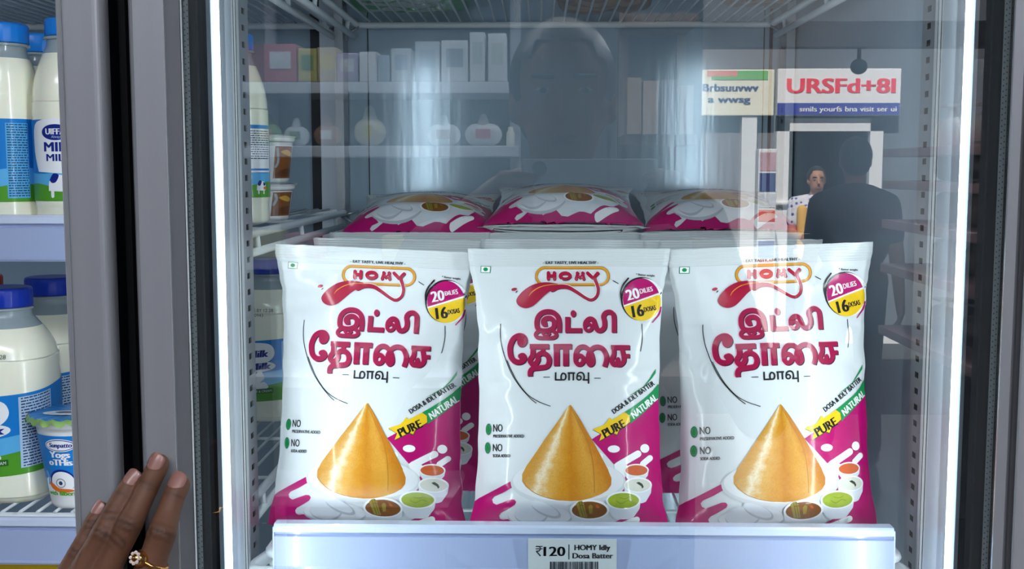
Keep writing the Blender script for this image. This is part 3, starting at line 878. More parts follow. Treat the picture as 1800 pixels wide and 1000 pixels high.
HW = [(437, 178), (452, 177), (470, 174), (495, 169), (520, 163), (600, 159), (700, 158), (800, 160), (870, 165), (925, 174), (957, 187)]
def half_w(y):
    for (a, wa), (b, wb) in zip(HW, HW[1:]):
        if y <= b: t = max(0, (y - a) / (b - a)); t = t * t * (3 - 2 * t); return wa + (wb - wa) * t
    return HW[-1][1]
def sst(a, b, x):
    t = min(1, max(0, (x - a) / (b - a))); return t * t * (3 - 2 * t)
YS0 = 1.095                      # depth of the front row's seals
BASE0 = Vector((X(1000, YS0), YS0, ZS))
def make_surface(seed):
    rnd = random.Random(seed)
    dents = []
    for i in range(20):
        sd = rnd.choice((-1, 1))
        dents.append((sd * rnd.uniform(.78, 1.0), rnd.uniform(480, 930), rnd.uniform(.10, .26), rnd.uniform(9, 18), rnd.uniform(.0015, .0036), rnd.uniform(-28, 28) * sd))
    for i in range(7):           # folds that fan down from the top seal
        dents.append((rnd.uniform(-.9, .9), rnd.uniform(474, 492), rnd.uniform(.08, .14), rnd.uniform(14, 24), rnd.uniform(.0008, .0017), 0))
    for sd in (-1, 1):           # long folds that run down beside the flat front panel
        for i in range(3):
            dents.append((sd * rnd.uniform(.70, .86), rnd.uniform(520, 900), rnd.uniform(.06, .09), rnd.uniform(40, 90), rnd.uniform(-.0018, .0018), 0))
    ph = rnd.uniform(0, 50)
    def edge_noise(t, y):
        return .0018 * noise.noise(Vector((t * 1.6, y * .03, seed + 9))) * (1 - sst(437, 500, y))
    def depth(t, y, base=False):
        a = abs(t)
        prof = sst(462, 640, y) * .62 + sst(560, 830, y) * .38
        prof *= 1 - .30 * sst(880, 925, y) - .70 * sst(912, 946, y)
        d = .047 * prof * max(0, 1 - a ** 2.6) ** .62
        q = 0
        for (tx, yy, sx, sy, am, sk) in dents:
            e = ((t - tx) / sx) ** 2
            if e > 6: continue
            f = ((y - yy - sk * (t - tx)) / sy) ** 2
            if e + f < 7: q -= am * math.exp(-e - f)
        q *= sst(466, 486, y) * max(0, 1 - a ** 8)
        q = max(q, -1.1 * d)
        if base: q = 0
        q += .0012 * noise.noise(Vector((t * 2.2 + ph, y * .011, seed))) * sst(466, 500, y) * (1 - a ** 4)
        return d + q + edge_noise(t, y)
    def pt(t, y, back=False):
        t = max(-1, min(1, t))
        d = depth(t, y) if not back else -(.72 * (depth(t, y, True) - edge_noise(t, y)) - edge_noise(t, y)) - .0004
        p = P(1000 + t * half_w(y), y, YS0 - d)
        q = p - BASE0
        if back: q.x *= 1.0
        wob = .0012 * noise.noise(Vector((.7 * math.copysign(1, t), y * .03, seed))) * a_edge(t)
        q.x += wob
        if y > 930: q.z = max(q.z, 0.0)
        return q
    def a_edge(t): return sst(.8, 1, abs(t))
    def nrm(t, y, back=False):
        e, h = .012, 1.6
        a = pt(t + e, y, back) - pt(t - e, y, back); b = pt(t, y + h, back) - pt(t, y - h, back)
        n = a.cross(b)
        if n.length < 1e-12: return Vector((0, 1 if back else -1, 0))
        n.normalize()
        if (n.y > 0) != back and abs(n.y) > 1e-6 and abs(t) < .97: n = -n
        if abs(t) >= .97:
            n = Vector((math.copysign(.75, t), -.66 if not back else .66, 0)) if y > 468 and y < 945 else Vector((0, 1 if back else -1, 0))
        return n
    return pt, nrm
NT = 72
ROWS = [465] + [469 + 5 * i for i in range(0, 96)]
ROWS = [r for r in ROWS if r < 946] + [947]
ART = pouch_art()
ART.cut([], [437 + 6 * i for i in range(0, 5)] + ROWS)
for q in ART.bm.verts: q.co.x = (q.co.x - 1000) / half_w(q.co.y)
ART.cut([2 * i / NT - 1 for i in range(1, NT)] + [-.998, .998], [])
bmesh.ops.delete(ART.bm, geom=[f for f in ART.bm.faces if abs(f.calc_center_median().x) > .998], context='FACES')
AV, AF, AM = ART.data()
M_SEAL = ink('heat seal film', (206, 211, 214))
M_FILMB = ink('pouch back film', (214, 218, 221))
def make_pouch_meshes(seed):
    pt, nrm = make_surface(seed)
    verts, faces, mis = [], [], []
    # body: one param per vertex -> (kind, t, y)
    rows = ROWS
    par = []
    def grid(back):
        base = len(par)
        for y in rows:
            for i in range(NT + 1):
                par.append((2 * i / NT - 1, y, -2 if back else -1))
        for r in range(len(rows) - 1):
            for i in range(NT):
                a = base + r * (NT + 1) + i
                faces.append([a, a + 1, a + NT + 2, a + NT + 1]); mis.append(0 if not back else ART_BACK)
    mats = list(ART.mats) + [M_FILMB]
    ART_BACK = len(mats) - 1
    grid(False); grid(True)
    off = len(par)
    par.extend(AV); faces.extend([[i + off for i in f] for f in AF]); mis.extend(AM)
    def fn(x, y, L):
        if L == -1: return pt(x, y), nrm(x, y)
        if L == -2: return pt(x, y, True), nrm(x, y, True)
        n = nrm(x, y)
        return pt(x, min(y, 953)) + n * (.0003 + .00007 * L), n
    body = mapped_mesh('pouch_body', par, faces, mis, mats, fn, uv=lambda v: ((1000 + v[0] * half_w(v[1])) / 100, v[1] / 100))
    def seal(name, ya, yb_, step):
        bm = bmesh.new(); nrow = int((yb_ - ya) / step)
        fr, bk = [], []
        for r in range(nrow + 1):
            y = ya + (yb_ - ya) * r / nrow
            rib = .00032 * math.sin(2 * PI * (y - ya) / 4.6)
            rf, rb = [], []
            for i in range(31):
                t = 2 * i / 30 - 1
                p = pt(t, y)
                jag = .0007 * noise.noise(Vector((t * 9, seed, 3))) if r == 0 else 0
                rf.append(bm.verts.new(p + Vector((0, -.00008 + rib * .5 - .00016, jag)))); rb.append(bm.verts.new(p + Vector((0, .0005 + rib * .5, jag))))
            fr.append(rf); bk.append(rb)
        for r in range(nrow):
            for i in range(30):
                bm.faces.new((fr[r][i], fr[r][i + 1], fr[r + 1][i + 1], fr[r + 1][i])).smooth = True
                bm.faces.new((bk[r][i], bk[r + 1][i], bk[r + 1][i + 1], bk[r][i + 1])).smooth = True
            bm.faces.new((fr[r][0], fr[r + 1][0], bk[r + 1][0], bk[r][0])); bm.faces.new((fr[r][30], bk[r][30], bk[r + 1][30], fr[r + 1][30]))
        for i in range(30):
            bm.faces.new((fr[0][i], bk[0][i], bk[0][i + 1], fr[0][i + 1])); bm.faces.new((fr[-1][i], fr[-1][i + 1], bk[-1][i + 1], bk[-1][i]))
        bmesh.ops.recalc_face_normals(bm, faces=bm.faces)
        me = bpy.data.meshes.new(name); bm.to_mesh(me); bm.free(); me.materials.append(M_SEAL)
        return me
    return body, seal('top_seal', 437, 468, 1.15), seal('bottom_seal', 944, 957, 1.3)
POUCH = [make_pouch_meshes(s) for s in (3, 7, 12)]
def pouch(var, label, loc, rot=(0, 0, 0), sc=1.0):
    t = thing('batter_pouch', label, 'pouch', loc, 'batter pouches on the main shelf', rot)
    t.scale = (sc, sc, sc)
    for nm, me in zip(('pouch_body', 'top_seal', 'bottom_seal'), POUCH[var]):
        o = bpy.data.objects.new(nm, me); COL.objects.link(o); o.parent = t
    return t
D2 = math.radians
pouch(1, 'front-row batter pouch in the middle, directly above the price tag', (BASE0.x, YS0, ZS), (0, 0, 0))
pouch(0, 'front-row batter pouch at the left, nearest the hand on the door frame', (BASE0.x + (634 - 999) / F * YS0, YS0 + .004, ZS), (0, D2(2.7), D2(2)), 1.0)
pouch(2, 'front-row batter pouch at the right, nearest the right light strip', (BASE0.x + (1370 - 999) / F * YS0, YS0, ZS), (0, D2(-2.3), D2(-1)), 1.012)
for c, (px, nm) in enumerate(((716, 'left'), (1010, 'middle'), (1300, 'right'))):
    for r, (Y, vv) in enumerate(((1.236, 1), (1.372, 2))):
        dxs = ((0, -4, 10), (6, -2, -4))[r][c]
        pxr = {0: {0: 700, 1: 722}, 1: {0: 1000, 1: 995}, 2: {0: 1290, 1: 1266}}[c][r]
        pouch((vv + c) % 3, f'upright batter pouch in the {("second", "third")[r]} row of the {nm} column, only its top edge showing', (X(pxr, Y), Y, ZS), (0, D2((1.2, .4, -.3)[c] * (1 - r)), D2((2, -1, 1)[(c + r) % 3])))
    Xc = X(pxr, 1.372)
    pouch((c + 1) % 3, f'batter pouch leaning at the back of the {nm} column, behind its other upright pouches', (Xc, 1.50, ZS), (D2(-24), 0, 0))
    pxl, zt, yy = ((737, .012, 0), (988, 0, 0), (1267, .008, .01))[c]
    ly = pouch((c + 2) % 3, f'batter pouch lying flat on top of the {nm} column, its magenta foot forward', (X(pxl, 1.40), 1.385 + yy, ZC - .0695 - zt), (D2(-81.2 + (.4, 0, .4)[c]), 0, D2((1, -2, -1)[c])))
    ly.scale = (1, .70, 1)
    sl = [o_ for o_ in COL.objects if o_.parent == ly and o_.name.startswith('bottom_seal')][0]
    sl.data = sl.data.copy()                      # its foot seal hangs down
    zm = max(v.co.z for v in sl.data.vertices)
    for v in sl.data.vertices:
        q = (zm - v.co.z) * 1.9
        v.co.y += (q * .95 + .0016 * math.sin(v.co.x * 70 + c * 2) * min(1, q / .006)) / .70
        v.co.z = zm - q * .25 - .001

# ------------------------------------------------------------------ price tag on the rail
M_TAG = mat('price card', (186, 195, 200), rough=.35, coat=.2)
M_TINK = mat('price card ink', (16, 24, 40), rough=.5)
tag_t = thing('price_tag', 'grey price card reading 120 rupees, clipped in the main shelf rail', 'price tag', (X(1008, RY - .016), RY - .016, ZRT - .03))
yt = RY - .0150
s_ = yt / F
bm = bmesh.new(); box(bm, (X(929, yt), yt, Z(1022, yt)), (X(1088.5, yt), yt + .0012, Z(946.5, yt)), bevel=.0003)
o = link_mesh('card', bm, M_TAG); o.parent = tag_t; o.location = -tag_t.location
A = Art([M_TINK]); A.frame(900, 920, 8.182)
A.text('120', 610, 468, 136, M_TINK, 1, width=300, bold=8)
A.stroke([(340, 330), (440, 330)], 13, M_TINK, 1, smooth=False, cap=False); A.stroke([(340, 364), (440, 364)], 13, M_TINK, 1, smooth=False, cap=False)
A.stroke([(345, 330), (385, 332), (408, 352), (392, 392), (345, 400)], 16, M_TINK, 1, cap=False); A.stroke([(348, 398), (410, 468)], 18, M_TINK, 1, smooth=False, cap=False)
A.stroke([(818, 302), (818, 518)], 13, M_TINK, 1, smooth=False, cap=False)
A.text('HOMY Idly', 1155, 384, 78, M_TINK, 1, width=508, bold=4.5); A.text('Dosa Batter', 1162, 502, 78, M_TINK, 1, width=575, bold=4.5)
rb = random.Random(5); x = 545
while x < 1230:
    wd = rb.choice((7, 10, 14, 20, 26)); A.poly([(x, 550), (x + wd, 550), (x + wd, 800), (x, 800)], M_TINK, 1); x += wd + rb.choice((6, 8, 12, 16))
v, f, mi = A.data()
me = mapped_mesh('printing', v, f, mi, A.mats, lambda x, y, L: (P(x, y, yt - .0002), Vector((0, -1, 0))))
o = bpy.data.objects.new('printing', me); COL.objects.link(o); o.parent = tag_t; o.location = -tag_t.location
# faint scuffs of old labels on the rail are left to the plastic itself

# ------------------------------------------------------------------ bottles and cups
M_MILK = mat('milk', (246, 247, 228), rough=.25, coat=.7, coat_rough=.06, sss=.15)
M_NECK = mat('empty neck plastic', (150, 165, 172), rough=.18, coat=.8, noise_amt=.15, noise_scale=40)
M_CAPB = mat('bright blue cap', (24, 128, 224), rough=.35)
M_CAPD = mat('dark blue cap', (14, 52, 176), rough=.32)
M_CAPR = mat('red cap', (170, 30, 34), rough=.35)
L_BLUE = ink('label blue', (22, 124, 206)); L_SKY = ink('label sky', (92, 178, 232)); L_GREEN = ink('label green', (82, 156, 44)); L_DGRN = ink('label dark green', (40, 104, 38))
L_WHITE = ink('label white', (236, 240, 244)); L_NAVY = ink('label navy', (22, 40, 130)); L_INK = ink('label small print', (40, 66, 104)); L_PALE = ink('label panel', (176, 204, 232))
L_ORANGE = ink('label orange', (222, 110, 40)); L_BROWN = ink('label brown', (96, 52, 24)); L_BROWN2 = ink('label chocolate', (128, 76, 34), noise_amt=.35, noise_scale=60); L_DATE = ink('date stamp', (60, 64, 60))
L_CREAM = ink('label banana', (206, 160, 62)); L_GREY = ink('label grey', (150, 158, 168)); L_RED = ink('label red', (190, 30, 44))

def on_round(name, A, r_of, sq, parent, z_per=1.0):
    """artwork in millimetres: x = arc length from the front (-Y), y = height above the base"""
    v, f, mi = A.data()
    def rad(a, z): return r_of(z) * sq_r(a, sq)
    def fn(x, y, L):
        z = y / 1000
        a = -PI / 2 + (x / 1000) / r_of(z)
        r = rad(a, z) + .0004 + L * .00012
        p = Vector((r * math.cos(a), r * math.sin(a), z))
        e = .01
        p2 = Vector((rad(a + e, z) * math.cos(a + e), rad(a + e, z) * math.sin(a + e), z)); p1 = Vector((rad(a - e, z) * math.cos(a - e), rad(a - e, z) * math.sin(a - e), z))
        t = (p2 - p1).normalized()
        n = Vector((t.y, -t.x, 0))
        return p, n
    me = mapped_mesh(name, v, f, mi, A.mats, fn)
    o = bpy.data.objects.new(name, me); COL.objects.link(o); o.parent = parent
    return o
def smallprint(A, x0, x1, y0, y1, m, L, step=2.4, seed=1):
    r = random.Random(seed); y = y1
    while y > y0:
        x = x0
        while x < x1 - 1:
            wd = min(r.uniform(1.2, 4.5), x1 - x)
            A.poly([(x, y), (x + wd, y), (x + wd, y - step * .45), (x, y - step * .45)], m, L); x += wd + r.uniform(.4, 1)
        y -= step
def ribbed_cap(r, z0, z1, m, parent):
    bm = bmesh.new(); n = 72
    prof = [(r * .97, z0), (r, z0 + .001), (r, z1 - .003), (r * .96, z1 - .0008), (r * .86, z1)]
    rings = []
    for rr, z in prof:
        rings.append([bm.verts.new(((rr * (1 - (.018 if k % 3 == 0 else 0))) * math.cos(2 * PI * k / n), (rr * (1 - (.018 if k % 3 == 0 else 0))) * math.sin(2 * PI * k / n), z)) for k in range(n)])
    for a, b in zip(rings, rings[1:]):
        for k in range(n): bm.faces.new((a[k], a[(k + 1) % n], b[(k + 1) % n], b[k])).smooth = True
    bm.faces.new(rings[-1]); bm.faces.new(rings[0][::-1])
    return link_mesh('cap', bm, m, parent)
def interp(prof):
    def f(z):
        for (ra, za), (rb_, zb_) in zip(prof, prof[1:]):
            if z <= zb_: t = (z - za) / max(1e-9, zb_ - za); return ra + (rb_ - ra) * max(0, min(1, t))
        return prof[-1][0]
    return f
def bottle_body(prof, fill, sq, parent, n=64):
    fine = catmull(prof, 5)
    bm = bmesh.new()
    mis = [0 if fine[i + 1][1] <= fill else 1 for i in range(len(fine) - 1)]
    lathe(bm, fine, n, mis, sq)
    return link_mesh('bottle_body', bm, [M_MILK, M_NECK], parent)
GM = [x for x in range(-130, 131, 2)]
def cow(A, x, y, k, L):          # a plain black-and-white dairy cow drawing
    A.poly([(x - 8 * k, y), (x - 7 * k, y + 8 * k), (x - 2 * k, y + 12 * k), (x + 5 * k, y + 11 * k), (x + 8 * k, y + 6 * k), (x + 7 * k, y)], L_WHITE, L, smooth=True)
    A.poly([(x - 7 * k, y + 8 * k), (x - 4 * k, y + 13 * k), (x, y + 12 * k), (x - 2 * k, y + 7 * k), (x - 5 * k, y + 6 * k)], L_NAVY, L + 1, smooth=True)
    A.poly([(x + 3 * k, y + 11 * k), (x + 7 * k, y + 9 * k), (x + 6 * k, y + 6 * k), (x + 3 * k, y + 7 * k)], L_NAVY, L + 1, smooth=True)
    A.stroke([(x - 5 * k, y), (x - 5 * k, y - 4 * k)], 2.4 * k, L_WHITE, L, smooth=False); A.stroke([(x + 4 * k, y), (x + 4 * k, y - 4 * k)], 2.4 * k, L_WHITE, L, smooth=False)
    A.ell(x + 6 * k, y + 3 * k, 3 * k, 2.2 * k, L_ORANGE, L + 2)
class UpArt(Art):                # y upwards
    def text(s, t, x, y, cap, m, L, **kw):
        n0 = len(s.bm.verts)
        Art.text(s, t, x, -y, cap, m, L, **kw)
        s.bm.verts.ensure_lookup_table()
        for q in s.bm.verts[n0:]: q.co.y = -q.co.y
def label_base(A, x0, x1, z0, z1, zg):
    A.poly([(x0, z0), (x1, z0), (x1, z1), (x0, z1)], L_BLUE, 0)
    pts = [(x0, z0)] + [(x0 + (x1 - x0) * i / 24, zg + 2.2 * math.sin(i * .9)) for i in range(25)] + [(x1, z0)]
    A.poly(pts, L_GREEN, 1)
    pts = [(x0 + (x1 - x0) * i / 24, zg + 2.2 * math.sin(i * .9)) for i in range(25)] + [(x0 + (x1 - x0) * i / 24, zg + 14 + 3 * math.sin(i * .5)) for i in range(24, -1, -1)]
    A.poly(pts, L_SKY, 1)
# --- wide-necked half-litre type
def wide_bottle(label, loc, rz, capm=M_CAPB):
    t = thing('milk_bottle', label, 'bottle', loc, 'milk bottles', (0, 0, rz))
    R = .0335
    prof = [(R * .9, 0), (R, .004), (R, .03), (R, .09), (R * 1.0, .122), (R * .985, .128), (R * .97, .14), (R * .9, .152), (R * .80, .160), (R * .74, .166), (R * .73, .172)]
    bottle_body(prof, .1605, 0, t)
    bm = bmesh.new(); lathe(bm, [(.0245, .171), (.0275, .1715), (.0275, .1735), (.0245, .174)], 48); link_mesh('neck_ring', bm, M_NECK, t, smooth=True)
    ribbed_cap(.0268, .1742, .193, capm, t)
    A = UpArt([L_BLUE]); label_base(A, -104, 104, 33.5, 112, 49)
    A.ell(-20, 82, 18, 20, L_WHITE, 2, n=36); cow(A, -13, 48, .9, 3)
    A.poly([(19, 37), (40, 37), (40, 108), (19, 108)], L_SKY, 2); smallprint(A, 20, 39, 38, 107, L_INK, 3)
    for q in A.bm.verts: q.co.y = 27 + (q.co.y - 34) * .98
    A.cut(GM, range(34, 112, 8)); on_round('label', A, lambda z: R, 0, t)
    return t
# --- slim-necked type
def slim_bottle(label, loc, rz):
    t = thing('milk_bottle', label, 'bottle', loc, 'milk bottles', (0, 0, rz))
    R = .0335
    prof = [(R * .88, 0), (R * .97, .004), (R * .97, .02), (R, .034), (R, .112), (R * .97, .118), (R * .97, .126), (R * .92, .138), (R * .80, .152), (R * .66, .164), (R * .56, .172), (R * .55, .178)]
    bottle_body(prof, .165, 0, t)
    bm = bmesh.new(); lathe(bm, [(.018, .177), (.0212, .1775), (.0212, .1795), (.018, .18)], 48); link_mesh('neck_ring', bm, M_NECK, t, smooth=True)
    ribbed_cap(.0196, .1802, .197, M_CAPB, t)
    A = UpArt([L_BLUE]); label_base(A, -104, 104, 34.5, 111, 49)
    A.poly([(-24, 62), (24, 62), (30, 85), (24, 109), (-24, 109), (-30, 85)], L_WHITE, 2, smooth=True)
    A.ell(-4, 99, 13.5, 7.5, L_NAVY, 3, n=34); A.text('UIFFA', -4, 97, 5.6, L_WHITE, 4, width=18, bold=.35); A.text('Always', -3, 93.6, 2.4, L_PALE, 4, width=9)
    A.text('MILK', 0, 81, 9, L_NAVY, 3, width=30, bold=.6); A.text('MILK', -1, 72, 6.8, L_NAVY, 3, width=24, bold=.4)
    cow(A, -2, 44, 1.25, 4)
    A.poly([(64, 61), (100, 61), (100, 107), (64, 107)], L_WHITE, 2); smallprint(A, 66, 98, 74, 105, L_INK, 3)
    A.poly([(66, 63), (98, 63), (98, 65), (66, 65)], L_BLUE, 3)
    cow(A, 82, 42, .8, 4)
    for q in A.bm.verts: q.co.y = 27 + (q.co.y - 34) * .98
    A.cut(GM, range(34, 112, 8)); on_round('label', A, lambda z: R, 0, t)
    return t
# --- one-litre rounded-square type
def litre_bottle(label, loc, rz, capm=M_CAPD):
    t = thing('milk_bottle', label, 'bottle', loc, 'milk bottles', (0, 0, rz))
    R = .0455
    prof = [(R * .86, 0), (R * .97, .006), (R, .02), (R, .128), (R * .99, .136), (R * .93, .150), (R * .80, .162), (R * .64, .172), (R * .56, .177), (R * .55, .184)]
    def sq(z): return .9 * (1 - sst(.12, .175, z))
    bottle_body(prof, .167, sq, t)
    bm = bmesh.new(); lathe(bm, [(.024, .182), (.0268, .1826), (.0268, .1842), (.024, .185)], 48); link_mesh('neck_ring', bm, M_NECK, t, smooth=True)
    ribbed_cap(.0262, .1852, .204, capm, t)
    A = UpArt([L_BLUE]); label_base(A, -140, 140, 34, 111, 56)
    A.poly([(-30, 84), (-2, 80), (14, 86), (18, 97), (8, 107), (-30, 107)], L_WHITE, 2, smooth=True)
    A.text('Milk', -2, 90, 9, L_NAVY, 3, width=24, bold=.8, shear=.15); A.ell(0, 78, 19, 6.5, L_WHITE, 3); A.text('Milk', 0, 74.5, 8.5, L_NAVY, 5, width=26, bold=.9, shear=.15)
    A.poly([(-26, 52), (8, 50), (6, 58), (0, 58), (6, 64), (3, 72), (12, 80), (6, 82), (-4, 70), (-20, 62)], L_WHITE, 3, smooth=True)
    A.poly([(-14, 44), (16, 44), (16, 50), (-14, 50)], L_DGRN, 3); A.text('PURE & CREAM', 1, 45.4, 3, L_WHITE, 4, width=26)
    A.poly([(26, 40), (60, 40), (60, 108), (26, 108)], L_PALE, 2); smallprint(A, 28, 58, 42, 107, L_INK, 3, step=2.8)
    A.text('USE BY 12 28', 2, 140, 4, L_DATE, 3, width=30); A.text('0943', 0, 134, 4, L_DATE, 3, width=11)
    for q in list(A.bm.verts):
        if q.co.y < 125: q.co.y += q.co.x * .09 - 7      # the label rides up towards its side
    A.cut([x for x in range(-150, 151, 2)], range(34, 150, 8)); on_round('label', A, interp(prof), .9, t)
    return t
def at(px, Y, z): return (P(px, 210 if z == ZM else 720, Y).x, Y, z)
wide_bottle('wide-necked milk bottle at the far left of the upper shelf, blue label', at(4, 1.092, ZM), D2(-4))
wide_bottle('milk bottle standing behind the two small milk bottles, only its blue cap between them', at(66, 1.185, ZM), D2(30))
slim_bottle('slim-necked milk bottle reading MIL, cut off by the door frame on the upper shelf', at(123, 1.09, ZM), D2(6))
slim_bottle('milk bottle seen through the glass beside the slotted post, in front of two dessert cups', (-.3195, 1.215, ZM), D2(-80))
litre_bottle('large milk bottle with dark blue cap at the front of the lower left shelf', at(16, 1.098, ZL), D2(2))
litre_bottle('large milk bottle half hidden behind the yogurt cup on the lower left shelf', at(98, 1.205, ZL), D2(-20))
litre_bottle('milk bottle with a red cap at the far left back of the lower shelf', at(-30, 1.225, ZL), D2(10), M_CAPR)
litre_bottle('dim large milk bottle seen through glass between slotted post and left pouch', at(478, 1.46, ZL), D2(-4))

# yogurt cup with a crinkled foil lid
yc = thing('yogurt_cup', 'blue and white yogurt cup with foil lid on the lower left shelf', 'cup', at(131, 1.066, ZL))
R0, R1, H = .0235, .0355, .090
bm = bmesh.new()
lathe(bm, catmull([(R0 * .92, 0), (R0, .003), (R0 * 1.06, .012), (R1 * .965, .074), (R1, .078), (R1 * 1.06, .0815), (R1 * 1.06, .0855), (R1 * 1.08, .0875), (R1 * 1.1, .088)], 3), 56)
link_mesh('cup_body', bm, mat('cup plastic', (232, 234, 236), rough=.3, coat=.3), yc, smooth=True)
bm = bmesh.new(); rr_ = random.Random(2); n = 64; rings = []
for (rf, z, am) in ((.0, .0895, 0), (.6, .0893, .0004), (1.06, .0888, .0006), (1.14, .0882, .001), (1.22, .0835, .0022)):
    rings.append([bm.verts.new((R1 * rf * math.cos(2 * PI * k / n) * (1 + (.03 * math.sin(k * 2.3) if rf > 1.1 else 0)), R1 * rf * math.sin(2 * PI * k / n) * (1 + (.03 * math.cos(k * 1.7) if rf > 1.1 else 0)), z + am * math.sin(k * 1.9))) for k in range(n)])
for i in range(4):
    for k in range(n):
        f = bm.faces.new((rings[i][k], rings[i][(k + 1) % n], rings[i + 1][(k + 1) % n], rings[i + 1][k])); f.smooth = True
        f.material_index = 2 if i == 3 and 34 < k < 52 else (1 if i == 3 else 0)
bmesh.ops.remove_doubles(bm, verts=bm.verts, dist=1e-6)
lid = link_mesh('foil_lid', bm, [mat('foil lid print', (36, 132, 206), rough=.3, metal=.3), mat('foil', (190, 200, 206), rough=.28, metal=.8), mat('foil green print', (150, 190, 110), rough=.35, metal=.3)], yc)
A = Art([L_WHITE]); A.ell(-4, 14, 20, 10, L_WHITE, 1); A.poly([(-14, 12), (-4, 8), (8, 10), (4, 15), (-8, 16)], L_INK, 2, smooth=True)
flat_art('lid_print', A, None, parent=lid, origin=(0, 0, .0897), ux=(.001, 0, 0), uy=(0, -.001, 0), un=(0, 0, 1))
A = UpArt([L_BLUE])
A.poly([(-88, 14), (88, 14), (88, 72), (-88, 72)], L_BLUE, 0); A.poly([(-88, 14), (88, 14), (88, 30), (-88, 28)], L_SKY, 1)
A.poly([(-22, 14), (6, 14), (4, 26), (-20, 30)], L_WHITE, 2, smooth=True)
A.ell(-2, 63, 15, 6.2, L_WHITE, 2); A.ell(-2, 63, 14, 5.4, L_NAVY, 3); A.ell(-2, 63, 13.2, 4.7, L_WHITE, 4); A.text('Sunpatto', -1.5, 61.2, 4.4, L_NAVY, 5, width=21, bold=.3, shear=.2)
A.text('Yogs', -3, 51, 6.2, L_WHITE, 3, width=19, bold=.6); A.text('oTHis', -3, 43.5, 6, L_WHITE, 3, width=22, bold=.6)
A.ell(-3, 28, 12.5, 11.5, L_NAVY, 3); A.ell(-2.5, 27, 11.2, 10.4, L_WHITE, 4)
A.poly([(-19, 28), (-14, 20), (-4, 16.5), (8, 18), (4, 20), (-6, 21), (-12, 25)], L_ORANGE, 5, smooth=True); A.ring(-4, 26, 4.2, 4.2, 1, L_GREY, 6); A.ell(-4, 26, 1.8, 2, L_INK, 6)
A.stroke([(-19, 36), (-17, 30), (-18, 24)], 2, L_SKY, 5); A.text('with filberts', -4, 13.8, 4.2, L_GREEN, 6, width=30, bold=.35)
A.cut(range(-100, 101, 2), range(16, 74, 8))
on_round('label', A, lambda z: R0 * 1.06 + (R1 * .965 - R0 * 1.06) * max(0, min(1, (z - .012) / .062)), 0, yc)

def dessert_cup(label, loc, h, rz):
    t = thing('dessert_cup', label, 'cup', loc, 'stacked dessert cups', (0, 0, rz))
    r0, r1 = .0285, .0345
    bm = bmesh.new(); lathe(bm, catmull([(r0 * .95, 0), (r0, .002), (r0 + (r1 - r0) * .9, h - .010), (r1, h - .009), (r1 * 1.05, h - .006), (r1 * 1.05, h - .004), (r1 * 1.1, h - .003), (r1 * 1.1, h - .002)], 2), 48)
    link_mesh('cup_body', bm, MATS['cup plastic'], t, smooth=True)
    bm = bmesh.new(); lathe(bm, [(r1 * 1.13, h - .002), (r1 * 1.14, h - .0012), (r1 * 1.0, h - .0002), (r1 * .95, h - .001)], 48)
    link_mesh('lid', bm, MATS['foil'], t, smooth=True)
    A = UpArt([L_BROWN]); a, b = h * 1000 * .07, h * 1000 * .77
    A.poly([(-16, a), (16, a), (16, b), (-16, b)], L_WHITE, 0); A.poly([(-15, a + 1), (15, a + 1), (15, b - 1), (-15, b - 1)], L_BROWN2, 1)
    A.poly([(-8, b - 7), (2, b - 5), (12, b - 9), (8, b - 12), (-2, b - 10)], L_CREAM, 2, smooth=True)
    A.poly([(-12, a + 4), (10, a + 3), (12, a + 12), (-6, a + 10)], L_BROWN, 2, smooth=True); A.stroke([(-13, a + 14), (-10, a + 20), (-12, b - 4)], 3, L_GREY, 3)
    smallprint(A, 18, 25, a, b, L_INK, 1, step=1.8)
    A.cut(range(-60, 61, 2), []); on_round('label', A, lambda z: r0 + (r1 - r0) * .9 * min(1, max(0, z / (h - .010))), 0, t)
    return t
cx_, cy_ = -.3175, 1.318
dessert_cup('lower dessert cup of the stack of two seen through the glass, brown label', (cx_, cy_, ZM), .0415, D2(58))
dessert_cup('upper dessert cup of the stack of two, brown label and pale lid', (cx_ + .001, cy_, ZM + .0415), .0545, D2(63))

